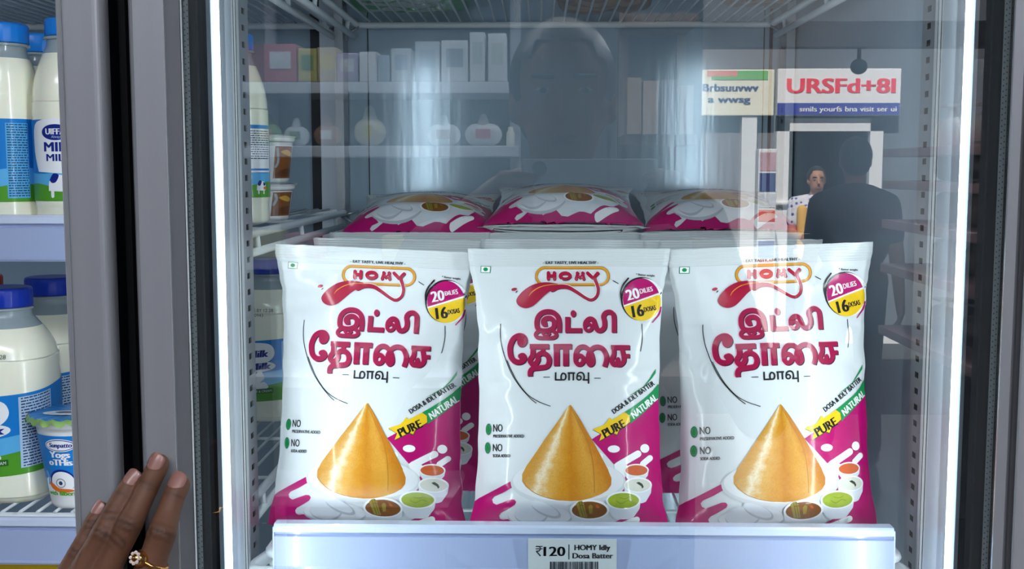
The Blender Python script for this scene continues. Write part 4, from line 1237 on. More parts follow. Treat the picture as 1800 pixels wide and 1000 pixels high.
# packs on the top shelf, seen from below
def flat_pack(name, label, c, sx, sy, sz, rz, base, bands, seed):
    t = thing(name, label, 'pack', c, None, (0, 0, rz))
    bm = bmesh.new(); n, m_ = 30, 22
    rnd = random.Random(seed)
    def h(u, v, s):
        e = max(0, 1 - abs(u) ** 7) ** .5 * max(0, 1 - abs(v) ** 7) ** .5
        return s * sz / 2 * e * (1 + .25 * noise.noise(Vector((u * 2.5, v * 2.5, seed + s)))) + .002 * noise.noise(Vector((u * 6, v * 6, seed)))
    gr = []
    for s in (-1, 1):
        g = [[bm.verts.new((u * sx / 2, v * sy / 2, sz / 2 + h(u, v, s))) for u in [2 * i / n - 1 for i in range(n + 1)]] for v in [2 * j / m_ - 1 for j in range(m_ + 1)]]
        for j in range(m_):
            for i in range(n):
                q = (g[j][i], g[j][i + 1], g[j + 1][i + 1], g[j + 1][i])
                f = bm.faces.new(q if s > 0 else q[::-1]); f.smooth = True
                v = 2 * (j + .5) / m_ - 1; u = 2 * (i + .5) / n - 1
                f.material_index = 0
                for bi, (u0, u1, v0, v1) in enumerate(bands):
                    if u0 < u < u1 and v0 < v < v1: f.material_index = 1
        gr.append(g)
    bmesh.ops.remove_doubles(bm, verts=bm.verts, dist=.0005)
    zmin = min(v.co.z for v in bm.verts)
    for v in bm.verts: v.co.z -= zmin
    link_mesh('pack_body', bm, base, t)
    bm = bmesh.new(); box(bm, (-sx / 2 - .004, -sy / 2 - .012, sz / 2 - zmin - .0006), (sx / 2 + .004, -sy / 2 + .006, sz / 2 - zmin + .0006)); link_mesh('end_seal', bm, base[0], t)
    return t
PK_G = [mat('green pack film', (40, 150, 62), rough=.35, coat=.4), mat('pale pack print', (196, 206, 200), rough=.4, noise_amt=.25, noise_scale=120)]
PK_B = [mat('brown pack paper', (128, 100, 78), rough=.5, noise_amt=.3, noise_scale=60), mat('tan pack print', (170, 140, 110), rough=.5, noise_amt=.2, noise_scale=80)]
ZTT = ZT + .001
flat_pack('food_pouch', 'green and white food pouch lying on the shelf above, at its left', (X(726, 1.6), 1.568, ZTT), .172, .20, .045, D2(3), PK_G, [(-.75, .55, -.72, -.35), (-.75, .6, -.15, .05), (-.7, .5, .3, .6)], 4)
flat_pack('paper_packet', 'brown paper packet lying on the shelf above, at its middle', (X(1058, 1.6), 1.568, ZTT), .135, .20, .05, D2(-2), PK_B, [(-.6, .7, -.5, -.1), (-.8, .2, .2, .5)], 9)
flat_pack('paper_packet', 'small brown packet lying on the shelf above, nearest its right end', (X(1318, 1.6), 1.54, ZTT), .095, .14, .05, D2(4), PK_B, [(-.7, .6, -.4, 0)], 15)

# a yellow carton on the shelf below, its top edge just in view
low_bottom = wire_shelf('white wire shelf at the bottom left, below the price rail', -.95, -.281, RY, 1.66, ZC - .62)
t = thing('carton', 'yellow carton standing under the lower left price rail', 'carton', (X(40, 1.09), 1.09, ZC - .62))
hh_ = Z(992, 1.06, 40) - (ZC - .62)
bm = bmesh.new(); box(bm, (-.05, -.03, 0), (.043, .03, hh_), bevel=.002); link_mesh('carton_body', bm, mat('yellow card', (226, 186, 40), rough=.45), t)
bm = bmesh.new(); box(bm, (-.0505, -.0305, hh_ * .5), (.0435, .0305, hh_ * .62)); link_mesh('printed_band', bm, mat('brown card', (110, 70, 30), rough=.45), t)

# ------------------------------------------------------------------ people
def skin_mat(name, col, dark):
    m = mat(name, col, rough=.56, spec=.32, sss=.12)
    nt = m.node_tree; b = nt.nodes['Principled BSDF']
    tc = nt.nodes.new('ShaderNodeTexCoord')
    n = nt.nodes.new('ShaderNodeTexNoise'); n.inputs['Scale'].default_value = 90; n.inputs['Detail'].default_value = 5
    nt.links.new(tc.outputs['Object'], n.inputs['Vector'])
    at_ = nt.nodes.new('ShaderNodeAttribute'); at_.attribute_name = 'crease'
    mx = nt.nodes.new('ShaderNodeMix'); mx.data_type = 'RGBA'
    mx.inputs[6].default_value = (*lin(col), 1); mx.inputs[7].default_value = (*lin(dark), 1)
    ad = nt.nodes.new('ShaderNodeMath'); ad.operation = 'MULTIPLY_ADD'; ad.inputs[1].default_value = .35; ad.use_clamp = True
    nt.links.new(n.outputs[0], ad.inputs[0]); nt.links.new(at_.outputs['Fac'], ad.inputs[2])
    nt.links.new(ad.outputs[0], mx.inputs[0]); nt.links.new(mx.outputs[2], b.inputs['Base Color'])
    n2 = nt.nodes.new('ShaderNodeTexVoronoi'); n2.inputs['Scale'].default_value = 900
    nt.links.new(tc.outputs['Object'], n2.inputs['Vector'])
    bp = nt.nodes.new('ShaderNodeBump'); bp.inputs['Strength'].default_value = .08; bp.inputs['Distance'].default_value = .0004
    nt.links.new(n2.outputs[0], bp.inputs['Height']); nt.links.new(bp.outputs[0], b.inputs['Normal'])
    return m
M_SKIN = skin_mat('brown skin', (114, 77, 58), (72, 45, 34))
M_SKINF = skin_mat('face skin', (176, 128, 100), (140, 96, 74))
M_NAIL = mat('finger nail', (150, 104, 94), rough=.36, coat=.25)
M_HAIR = mat('black hair', (20, 17, 16), rough=.45)
M_EYEW = mat('eye white', (150, 146, 142), rough=.3); M_EYEB = mat('iris', (40, 26, 20), rough=.2)
M_LIP = mat('lips', (150, 84, 78), rough=.4)
M_GOLDR = mat('ring gold', (226, 164, 96), rough=.22, metal=1)
M_STONE = mat('ring stone', (230, 214, 206), rough=.08, coat=1, spec=1)

def rot_about(v, rz): return Matrix.Rotation(rz, 3, 'Z') @ Vector(v)
def figure(name, label, loc, rz, J, shirt, trousers, skin=None, hairlen=0, voxel=.011, sleeves='short', extra=None, cat='person', fine=None):
    """standing figure facing -Y before turning; J holds the joints of arms and legs"""
    skin = skin or M_SKINF
    t = thing(name, label, cat, loc, None, (0, 0, rz))
    H = J['h']
    s = H / 1.65
    def S(x, y, z): return Vector((x * s, y * s, z * s))
    hd = Vector(J.get('head', S(0, -.01, 1.545)))
    nk = S(0, .01, 1.39)
    bm = bmesh.new()
    # head: skull, jaw, nose, ears
    ellipsoid(bm, hd + S(0, .012, .018), .074 * s, .09 * s, .098 * s); ellipsoid(bm, hd + S(0, -.022, -.045), .056 * s, .062 * s, .066 * s)
    capsule(bm, hd + S(0, -.088, .012), .009 * s, hd + S(0, -.104, -.022), .014 * s)
    for sx in (-1, 1): ellipsoid(bm, hd + S(sx * .076, .012, -.008), .010 * s, .018 * s, .030 * s)
    capsule(bm, nk + S(0, 0, -.03), .056 * s, hd + S(0, .02, -.06), .05 * s)
    # trunk
    capsule(bm, S(-.07, .0, 1.27), .10 * s, S(.07, 0, 1.27), .10 * s); capsule(bm, S(-.055, 0, 1.12), .095 * s, S(.055, 0, 1.12), .095 * s)
    capsule(bm, S(-.06, .005, .95), .10 * s, S(.06, .005, .95), .10 * s); capsule(bm, S(0, .02, 1.36), .065 * s, S(0, .02, 1.2), .08 * s)
    for sx, k in ((-1, 'R'), (1, 'L')):
        sh = Vector(J.get('sh' + k, S(sx * .175, .01, 1.345))); el = Vector(J.get('el' + k, S(sx * .215, .03, 1.07))); wr = Vector(J.get('wr' + k, S(sx * .22, -.05, .83)))
        capsule(bm, S(sx * .06, .012, 1.37), .055 * s, sh, .056 * s)
        capsule(bm, sh, .054 * s, el, .040 * s); capsule(bm, el, .041 * s, wr, .027 * s)
        if not J.get('nohand' + k):
            d = (wr - el).normalized(); hand_c = wr + d * .05 * s
            pal = Vector(J.get('palm' + k, (-sx, 0, 0))).normalized()
            side = d.cross(pal).normalized()
            capsule(bm, wr, .026 * s, hand_c + side * .018 * s, .021 * s); capsule(bm, wr, .026 * s, hand_c - side * .018 * s, .021 * s)
            for q, (o_, L_) in enumerate(((-.030, .062), (-.010, .074), (.010, .078), (.029, .070))):
                a = hand_c + side * o_ * s + d * .022 * s; b = a + d * L_ * .5 * s + pal * .012 * s; c = b + d * L_ * .38 * s + pal * .026 * s
                capsule(bm, a, .0095 * s, b, .0088 * s, n=8); capsule(bm, b, .0088 * s, c, .0075 * s, n=8)
            th = hand_c + side * .03 * s - d * .01 * s
            capsule(bm, th, .012 * s, th + side * .022 * s + d * .03 * s + pal * .015 * s, .0095 * s, n=8)
        hp, kn, an = S(sx * .085, 0, .90), Vector(J.get('kn' + k, S(sx * .09, -.015, .49))), Vector(J.get('an' + k, S(sx * .095, .015, .09)))
        capsule(bm, hp, .088 * s, kn, .056 * s); capsule(bm, kn, .055 * s, an, .036 * s)
        capsule(bm, an + S(0, .02, -.045), .035 * s, an + S(0, -.13, -.058), .03 * s)
    body = link_mesh('body', bm, skin, t); remesh(body, voxel * s, 5); bake(body)
    if extra: extra(body)
    # clothing
    bm = bmesh.new()
    capsule(bm, S(-.085, .0, 1.27), .108 * s, S(.085, 0, 1.27), .108 * s); capsule(bm, S(-.07, 0, 1.1), .108 * s, S(.07, 0, 1.1), .108 * s); capsule(bm, S(-.07, .005, .93), .114 * s, S(.07, .005, .93), .114 * s)
    capsule(bm, S(0, .018, 1.375), .078 * s, S(0, .02, 1.2), .098 * s)
    for sx, k in ((-1, 'R'), (1, 'L')):
        sh = Vector(J.get('sh' + k, S(sx * .175, .01, 1.345))); el = Vector(J.get('el' + k, S(sx * .215, .03, 1.07))); wr = Vector(J.get('wr' + k, S(sx * .22, -.05, .83)))
        capsule(bm, S(sx * .06, .012, 1.365), .068 * s, sh, .066 * s)
        if sleeves == 'long':
            capsule(bm, sh, .066 * s, el, .052 * s); capsule(bm, el, .052 * s, wr + (el - wr).normalized() * .03, .038 * s)
        else: capsule(bm, sh, .067 * s, sh.lerp(el, .62), .058 * s)
    o = link_mesh('shirt', bm, shirt, t); remesh(o, voxel * s, 6)
    bm = bmesh.new()
    capsule(bm, S(-.065, .005, .94), .108 * s, S(.065, .005, .94), .108 * s)
    for sx, k in ((-1, 'R'), (1, 'L')):
        hp, kn, an = S(sx * .085, 0, .90), Vector(J.get('kn' + k, S(sx * .09, -.015, .49))), Vector(J.get('an' + k, S(sx * .095, .015, .09)))
        capsule(bm, hp, .098 * s, kn, .068 * s); capsule(bm, kn, .068 * s, an, .054 * s)
    o = link_mesh('trousers', bm, trousers, t); remesh(o, voxel * s, 6)
    for sx, k in ((-1, 'R'), (1, 'L')):
        an = Vector(J.get('an' + k, S(sx * .095, .015, .09)))
        bm = bmesh.new(); capsule(bm, an + S(0, .025, -.045), .042 * s, an + S(0, -.135, -.053), .036 * s)
        zlo = min(v.co.z for v in bm.verts)
        for v in bm.verts: v.co.z = max(v.co.z, .0)
        link_mesh('shoe', bm, mat('dark shoe', (36, 32, 30), rough=.4), t, smooth=True)
    # hair
    bm = bmesh.new(); ellipsoid(bm, hd + S(0, .024, .030), .082 * s, .092 * s, .098 * s, u=28, v=20)
    for v in list(bm.verts):
        q = v.co - hd
        if (q.y < -.045 * s and q.z < .075 * s) or (q.z < -.03 * s and q.y < .02 * s): bm.verts.remove(v)
    if hairlen: capsule(bm, hd + S(0, .075, -.03), .045 * s, hd + S(0, .085, -.03 - hairlen), .03 * s)
    else: ellipsoid(bm, hd + S(0, .05, -.03), .066 * s, .052 * s, .045 * s)
    link_mesh('hair', bm, M_HAIR, t, smooth=True)
    # eyes, brows, mouth
    bm = bmesh.new()
    for sx in (-1, 1): ellipsoid(bm, hd + S(sx * .030, -.071, .012), .011 * s, .007 * s, .0048 * s)
    eyes = link_mesh('eyes', bm, M_EYEW, t, smooth=True)
    bm = bmesh.new()
    for sx in (-1, 1): ellipsoid(bm, hd + S(sx * .030, -.0768, .012), .005 * s, .003 * s, .0046 * s)
    link_mesh('iris', bm, M_EYEB, eyes, smooth=True)
    bm = bmesh.new()
    for sx in (-1, 1): capsule(bm, hd + S(sx * .016, -.080, .031), .0038 * s, hd + S(sx * .045, -.068, .033), .003 * s, n=8)
    link_mesh('eyebrows', bm, M_HAIR, t, smooth=True)
    bm = bmesh.new(); ellipsoid(bm, hd + S(0, -.082, -.056), .022 * s, .007 * s, .0055 * s); ellipsoid(bm, hd + S(0, -.081, -.064), .018 * s, .007 * s, .006 * s)
    link_mesh('mouth', bm, M_LIP, t, smooth=True)
    return t

# --- the hand on the door frame; its owner stands just outside the picture on the left
FING = {  # px, py, gap of the centre line from the frame face, radius
    'index': [(315, 853, 0, .0066), (306, 872, 4, .0067), (296, 902, 8, .0070), (286, 935, 14, .0082), (275, 966, 15, .0080), (263, 1000, 16, .0086), (243, 1062, 17, .0105)],
    'middle': [(279, 816, 0, .0063), (262, 851, 4, .0064), (246, 885, 9, .0065), (229, 920, 15, .0074), (208, 961, 16, .0075), (187, 1002, 17, .0081), (158, 1060, 18, .0108)],
    'ring': [(236, 844, 0, .0060), (217, 871, 4, .0061), (200, 901, 9, .0063), (183, 936, 15, .0071), (165, 968, 16, .0071), (147, 1002, 17, .0076), (115, 1058, 18, .0103)],
    'little': [(178, 897, 0, .0051), (163, 920, 3, .0053), (151, 945, 6, .0054), (140, 969, 10, .0061), (120, 1004, 12, .0064), (88, 1056, 14, .0092)]}
def fpt(px, py, gap, r): return P(px, py, FR - .0008 - r - gap / 1000)
WR = P(52, 1290, .615); WR2 = P(86, 1300, .615)
def build_hand():
    bm = bmesh.new()
    for nm, ch in FING.items():
        pts = [(fpt(*c), c[3]) for c in ch]
        for (a, ra), (b, rb_) in zip(pts, pts[1:]): capsule(bm, a, ra, b, rb_, n=18)
    mc = {k: fpt(*v[-1]) for k, v in FING.items()}
    for k, w0, r in (('index', WR2, .014), ('middle', WR2.lerp(WR, .4), .014), ('ring', WR2.lerp(WR, .7), .013), ('little', WR, .012)):
        capsule(bm, mc[k] + Vector((0, .002, 0)), FING[k][-1][3] + .001, w0, r, n=18)
    for a, b in (('index', 'middle'), ('middle', 'ring'), ('ring', 'little')):
        capsule(bm, mc[a].lerp(mc[b], .5) + Vector((0, .004, -.006)), .0085, WR2.lerp(WR, .5), .014, n=16)
    # thumb leaves the side of the palm near the wrist
    c0 = P(112, 1250, .615); c1 = P(190, 1180, .622); c2 = P(238, 1128, .640); c3 = P(262, 1088, .6495)
    capsule(bm, c0, .015, c1, .0115, n=16); capsule(bm, c1, .0112, c2, .0098, n=16); capsule(bm, c2, .0096, c3, .0082, n=16)
    capsule(bm, WR, .017, WR2, .017, n=18)
    capsule(bm, WR.lerp(WR2, .5), .0265, Vector((-.36, .52, 1.13)), .031, n=22)
    o = link_mesh('hand', bm, M_SKIN); remesh(o, .0011, 3); bake(o)
    # joint creases and knuckle swellings
    me = o.data
    marks = []
    for nm, ch in FING.items():
        iD, iP = (1, 3)
        for idx, wdt, am in ((iD, .0026, .00022), (iP, .0050, .00040)):
            c = fpt(*ch[idx]); ax = (fpt(*ch[idx - 1]) - fpt(*ch[idx + 1])).normalized()
            marks.append((c, ax, wdt, am, ch[idx][3], idx == iP))
    at_ = me.attributes.new('crease', 'FLOAT', 'POINT')
    vals = [0.0] * len(me.vertices)
    nrm_ = [v.normal.copy() for v in me.vertices]
    for i, v in enumerate(me.vertices):
        d_tot = 0; cr = 0
        if v.co.z < ZC - .40: continue
        for (c, ax, wdt, am, r, big) in marks:
            q = v.co - c
            if q.length > r * 2.4: continue
            l = q.dot(ax); lat = (q - ax * l)
            if nrm_[i].y > .25: continue
            fac = max(0, -nrm_[i].y) ** .6
            bow = l + (lat.x ** 2) * (18 if big else 10)
            wav = (math.cos(bow / (.0021 if big else .0018) * PI + 1.2 * noise.noise(v.co * 500)) * .5 + .5) ** 2
            env = math.exp(-(l / wdt) ** 2)
            d_tot -= am * wav * env * fac
            cr = max(cr, (.30 + .7 * wav) * env * fac * (.85 if big else .7))
            if big: d_tot += .0006 * env * fac
        v.co = v.co + nrm_[i] * d_tot
        vals[i] = cr
    at_.data.foreach_set('value', vals)
    return o
hand_mesh = build_hand()
OWN = Vector((-.76, .10, 0))
def add_hand(body):
    # same continuous body: the finely modelled forearm and hand carry on from the sleeve
    R = Matrix.Rotation(-own_rz, 4, 'Z') @ Matrix.Translation(-OWN)
    hand_mesh.data.transform(R)
    bm = bmesh.new(); bm.from_mesh(body.data); n0 = len(bm.verts)
    bm.from_mesh(hand_mesh.data)
    bm.to_mesh(body.data); bm.free()
    for p in body.data.polygons: p.use_smooth = True; p.material_index = 0
    body.data.materials.clear(); body.data.materials.append(M_SKIN)
    bpy.data.objects.remove(hand_mesh)
own_rz = math.radians(180 - 12)           # faces the refrigerator (+Y)
def own(p): return Matrix.Rotation(-own_rz, 3, 'Z') @ (Vector(p) - OWN)
WRm = WR.lerp(WR2, .5)
# the figure's local 'L' side (x > 0 before turning) becomes its left arm seen from behind: facing -Y, left hand is +X
J1 = {'h': 1.62, 'shL': own((-.60, .17, 1.32)), 'elL': own((-.50, .36, 1.09)), 'wrL': own(Vector((-.36, .52, 1.13))), 'nohandL': 1}
# facing +Y the person's left is at -X, so mirror the reaching arm on to the side nearer the door
J1 = {'h': 1.62, 'shR': own((-.585, .15, 1.325)), 'elR': own((-.475, .36, 1.075)), 'wrR': own(Vector((-.36, .52, 1.13))), 'nohandR': 1}
M_SH1 = mat('maroon kurta', (110, 40, 52), rough=.8); M_TR1 = mat('dark cotton', (44, 46, 54), rough=.85)
owner = figure('person', 'brown hand with a gold ring pressing on the grey door frame', OWN, own_rz, J1, M_SH1, M_TR1, skin=M_SKIN, hairlen=.2, sleeves='long', extra=add_hand, voxel=.012)
def own_child(name, bm, m, parent):
    bmesh.ops.transform(bm, matrix=Matrix.Rotation(-own_rz, 4, 'Z') @ Matrix.Translation(-OWN), verts=bm.verts)
    return link_mesh(name, bm, m, parent, smooth=True)
for nm, ch in FING.items():                # nails
    tip, nxt = fpt(*ch[0]), fpt(*ch[1]); r = ch[0][3]
    ax = (tip - nxt).normalized(); dors = Vector((0, -1, 0)); dors = (dors - ax * dors.dot(ax)).normalized()
    lat = ax.cross(dors).normalized()
    tw = {'index': -.30, 'middle': -.30, 'ring': -.30, 'little': -.55}[nm]
    dors, lat = dors * math.cos(tw) + lat * math.sin(tw), lat * math.cos(tw) - dors * math.sin(tw)
    L_ = r * 1.7; Wd = .9; nu, nv = 10, 10
    bm = bmesh.new(); g = []
    for j in range(nv + 1):
        row = []
        for i in range(nu + 1):
            u = (2 * i / nu - 1); v = 2 * j / nv - 1
            sc_ = (1 - .16 * max(0, v) ** 4 - .30 * max(0, -v) ** 3)
            a = u * Wd * sc_
            ll = v * L_ / 2 - (.25 * L_ * .5 * u * u if v > 0 else -.30 * L_ * .5 * u * u) * abs(v)
            rad = r * (1.035 - .06 * max(0, v) ** 2)
            row.append(bm.verts.new(tip + ax * (ll + r * .12) + (dors * math.cos(a) + lat * math.sin(a)) * rad))
        g.append(row)
    for j in range(nv):
        for i in range(nu): bm.faces.new((g[j][i], g[j][i + 1], g[j + 1][i + 1], g[j + 1][i]))
    bmesh.ops.recalc_face_normals(bm, faces=bm.faces)
    e_ = bmesh.ops.solidify(bm, geom=bm.faces[:], thickness=.0003)
    own_child('finger_nail', bm, M_NAIL, owner)
# gold ring on the index finger
rc = fpt(268, 985, 15.5, .0083); rax = (fpt(*FING['index'][3]) - fpt(*FING['index'][5])).normalized()
rax = (rax + Vector((.18, 0, -.12))).normalized()
u_ = Vector((0, -1, 0)); u_ = (u_ - rax * u_.dot(rax)).normalized(); v_ = rax.cross(u_)
bm = bmesh.new(); tube(bm, [rc + (u_ * math.cos(2 * PI * k / 40) + v_ * math.sin(2 * PI * k / 40)) * .0090 for k in range(40)], .00135, n=10, closed=True)
ringo = own_child('gold_ring', bm, M_GOLDR, owner); ringo['label'] = 'gold ring with a round cluster of stones'
sd = (u_ * math.cos(.62) + v_ * math.sin(.62)) if (v_.x < 0) else (u_ * math.cos(.62) - v_ * math.sin(.62))
sc0 = rc + sd * .0100
sx_ = sd.orthogonal().normalized(); sy_ = sd.cross(sx_)
bm = bmesh.new(); capsule(bm, sc0 - sd * .0012, .0044, sc0 + sd * .0002, .0046, n=20); own_child('bezel', bm, M_GOLDR, ringo)
bm = bmesh.new()
for q in range(9):
    a = 2 * PI * q / 8; rr2 = .0031 if q < 8 else 0
    r_ = bmesh.ops.create_icosphere(bm, subdivisions=1, radius=.00125)
    bmesh.ops.translate(bm, verts=r_['verts'], vec=sc0 + sd * .0038 + (sx_ * math.cos(a) + sy_ * math.sin(a)) * rr2)
st = own_child('stones', bm, M_STONE, ringo)
for p in st.data.polygons: p.use_smooth = False

# ------------------------------------------------------------------ the shop behind the photographer (seen mirrored in the door)
M_FLOOR = mat('shop floor tile', (104, 100, 96), rough=.25, coat=.3, noise_amt=.08, noise_scale=6)
M_CEIL = mat('shop ceiling', (128, 134, 140), rough=.8)
M_WALLS = mat('shop wall', (88, 97, 106), rough=.7)
M_STREET = mat('street paving', (66, 66, 66), rough=.9, noise_amt=.2, noise_scale=8)
M_FACADE = mat('grey facade', (92, 98, 106), rough=.8, noise_amt=.1, noise_scale=4)
M_WHITEP = mat('white paint', (224, 224, 226), rough=.5)
M_DARKIN = mat('dark shop interior', (44, 48, 54), rough=.8)
YS = -5.6                             # shop front edge
def st_box(name, a, b, m):
    bm = bmesh.new(); box(bm, a, b); return struct(name, bm, m)
st_box('floor', (-3.0, YS, -.08), (2.9, 2.0, 0), M_FLOOR)
st_box('ceiling', (-3.0, YS, 2.75), (2.9, 2.0, 2.85), M_CEIL)
st_box('wall_left', (-3.1, YS, 0), (-3.0, 2.0, 2.75), M_WALLS)
st_box('wall_right', (2.9, YS, 0), (3.0, 2.0, 2.75), M_WALLS)
st_box('wall_back', (-3.1, 1.9, 0), (3.0, 2.0, 2.75), M_WALLS)
p = MR(1232, 300, 3.75)
st_box('wall_partition', (-3.0, p.y - .08, 0), (p.x, p.y, 2.75), M_WALLS)
st_box('street', (-9, -16, -.16), (12, YS, -.08), M_STREET)
zb0 = Z(86, 6.95); zb1 = Z(60, 6.95)
st_box('trim_1', (p.x, YS - .02, zb0), (3.0, YS + .12, zb1 + .06), mat('beam paint', (176, 170, 172), rough=.6))
# ceiling lamps: one mirrored in the door, three unseen ones added for light
M_LAMP = mat('ceiling tube', (255, 255, 255), emis=(240, 246, 255), es=LAMP_STRENGTH)
def ceil_lamp(label, c, sx, sy):
    t = thing('ceiling_lamp', label, 'lamp', c, 'ceiling lamps')
    bm = bmesh.new(); box(bm, (-sx, -sy, -.03), (sx, sy, 0), bevel=.004); link_mesh('housing', bm, M_WHITEP, t)
    bm = bmesh.new(); box(bm, (-sx + .02, -sy + .02, -.045), (sx - .02, sy - .02, -.0301), bevel=.004); link_mesh('diffuser', bm, M_LAMP, t)
ceil_lamp('ceiling lamp mirrored in the glass, above the red and white sign', (MR(1465, 68, 6.4).x, MR(1465, 68, 6.4).y, 2.75), .12, .32)
ceil_lamp('added ceiling lamp lighting the aisle in front of the refrigerator', (-.3, -1.15, 2.75), 1.2, .36)  # unseen lamp added to light the door frames and the dim shop
ceil_lamp('added ceiling lamp brightening the right-hand aisle, nearest the refrigerator', (1.5, -1.5, 2.75), .3, .7)  # unseen lamp added to brighten the side rack and the man's back
ceil_lamp('added ceiling lamp lighting the aisle by the shop front', (1.3, -2.9, 2.75), .3, 1.0)  # unseen lamp added because little daylight gets into the shop

# photographer and phone
ph_c = Vector((.060, -.0085, 1.4735))
tph = thing('smartphone', 'pale smartphone held sideways by the photographer, mirrored in the glass', 'phone', ph_c)
bm = bmesh.new(); box(bm, (-.082, -.004, -.038), (.082, .004, .038), bevel=.0035); link_mesh('phone_body', bm, mat('phone shell', (232, 238, 242), rough=.3, coat=.4), tph)
bm = bmesh.new(); box(bm, (-.0795, -.0044, -.0355), (.0795, -.0041, .0355)); link_mesh('screen', bm, mat('phone screen', (24, 28, 34), rough=.1), tph)
for (lx, lz) in ((-.060, .0262),):
    bm = bmesh.new(); lathe(bm, [(.0088, 0), (.0088, .0012), (.0078, .0018), (.0062, .0012), (.0004, .001)], 28)
    bmesh.ops.transform(bm, matrix=Matrix.Translation((lx, .004, lz)) @ Matrix.Rotation(-PI / 2, 4, 'X'), verts=bm.verts); link_mesh('lens_ring', bm, mat('lens ring', (90, 98, 104), rough=.2, metal=.6), tph)
PHO = Vector((.035, -.36, 0)); prz = math.radians(180)
def pho(p): return Matrix.Rotation(-prz, 3, 'Z') @ (Vector(p) - PHO)
J2 = {'h': 1.66, 'shL': pho((-.15, -.36, 1.36)), 'elL': pho((-.24, -.20, 1.16)), 'wrL': pho((-.088, -.055, 1.437)), 'palmL': (-1, 0, 0),
      'shR': pho((.215, -.36, 1.36)), 'elR': pho((.31, -.20, 1.16)), 'wrR': pho((.208, -.055, 1.437)), 'palmR': (1, 0, 0), 'nohandL': 1, 'nohandR': 1, 'head': pho((.035, -.37, 1.60))}
J2['elL'], J2['elR'] = J2['elR'], J2['elL']; J2['shL'], J2['shR'] = J2['shR'], J2['shL']; J2['wrL'], J2['wrR'] = J2['wrR'], J2['wrL']
def grip_hands(body):
    bm = bmesh.new()
    for sx, xe in ((-1, -.022), (1, .142)):
        wrp = Vector((-.088 if sx < 0 else .208, -.055, 1.437))
        pal = Vector((xe + sx * .026, -.032, 1.462))
        capsule(bm, wrp, .026, pal + Vector((0, 0, .012)), .019); capsule(bm, wrp, .026, pal + Vector((0, 0, -.014)), .019)
        for q in range(4):
            z = 1.490 - q * .0165
            a = pal + Vector((-sx * .004, .012, z - pal.z)); b = Vector((xe + sx * .009, .004, z + .001)); c = Vector((xe - sx * (.014 - .002 * q), .006, z - .002))
            capsule(bm, a, .0088, b, .0080, n=8); capsule(bm, b, .0080, c, .0068, n=8)
        a = pal + Vector((0, -.006, .012)); b = Vector((xe + sx * .004, -.026, 1.492)); c = Vector((xe - sx * .022, -.0215, 1.482))
        capsule(bm, a, .0115, b, .0092, n=8); capsule(bm, b, .0092, c, .008, n=8)
    o = link_mesh('hands', bm, M_SKINF); remesh(o, .003, 3); bake(o)
    o.data.transform(Matrix.Rotation(-prz, 4, 'Z') @ Matrix.Translation(-PHO))
    b2 = bmesh.new(); b2.from_mesh(body.data); b2.from_mesh(o.data); b2.to_mesh(body.data); b2.free(); bpy.data.objects.remove(o)
    for p_ in body.data.polygons: p_.use_smooth = True; p_.material_index = 0
figure('person', 'faint mirrored photographer holding up a phone in the middle of the glass', PHO, prz, J2, mat('slate shirt', (112, 122, 132), rough=.85), M_TR1, extra=grip_hands)
# man in a dark shirt, walking away down the aisle
pm = MR(1503, 300, 5.9); 
J3 = {'h': 1.64, 'shR': Vector((-.165, .01, 1.315)), 'shL': Vector((.165, .01, 1.315)), 'wrR': Vector((-.25, -.02, .82)), 'wrL': Vector((.24, .02, .82)), 'anL': Vector((.1, .10, .09)), 'anR': Vector((-.1, -.10, .09)), 'knL': Vector((.09, .02, .49)), 'knR': Vector((-.09, -.07, .49))}
figure('person', 'man in a dark shirt with his back to the door, mirrored at the right', (pm.x, pm.y, 0), math.radians(4), J3, mat('charcoal shirt', (34, 40, 50), rough=.85), mat('charcoal trousers', (30, 32, 38), rough=.85))
# woman in a patterned blouse with a yellow drape
pw = MR(1436, 300, 9.6)
def blouse_mat():
    m = mat('patterned blouse', (180, 184, 200), rough=.8)
    nt = m.node_tree; b = nt.nodes['Principled BSDF']
    tc = nt.nodes.new('ShaderNodeTexCoord'); v = nt.nodes.new('ShaderNodeTexVoronoi'); v.inputs['Scale'].default_value = 22
    cr = nt.nodes.new('ShaderNodeValToRGB'); cr.color_ramp.interpolation = 'CONSTANT'
    cr.color_ramp.elements[0].color = (*lin((70, 76, 150)), 1); cr.color_ramp.elements[1].position = .28; cr.color_ramp.elements[1].color = (*lin((206, 206, 216)), 1)
    nt.links.new(tc.outputs['Object'], v.inputs['Vector']); nt.links.new(v.outputs['Distance'], cr.inputs[0]); nt.links.new(cr.outputs[0], b.inputs['Base Color'])
    return m
J4 = {'h': 1.58, 'elL': Vector((.20, -.04, 1.05)), 'wrL': Vector((.10, -.2, 1.0)), 'elR': Vector((-.20, .02, 1.05)), 'wrR': Vector((-.2, -.08, .84))}
woman = figure('person', 'woman in a patterned blouse with a yellow drape, mirrored in the doorway', (pw.x, pw.y, -.08), math.radians(183), J4, blouse_mat(), mat('grey skirt', (150, 156, 166), rough=.85), hairlen=.12)
bm = bmesh.new()
for a, b in (((-.13, -.115, 1.28), (-.11, -.135, .80)), ((.13, -.11, 1.24), (.12, -.13, .86))):
    capsule(bm, a, .045, b, .05)
o = link_mesh('drape', bm, mat('yellow drape', (226, 176, 84), rough=.8), woman); remesh(o, .012, 4)

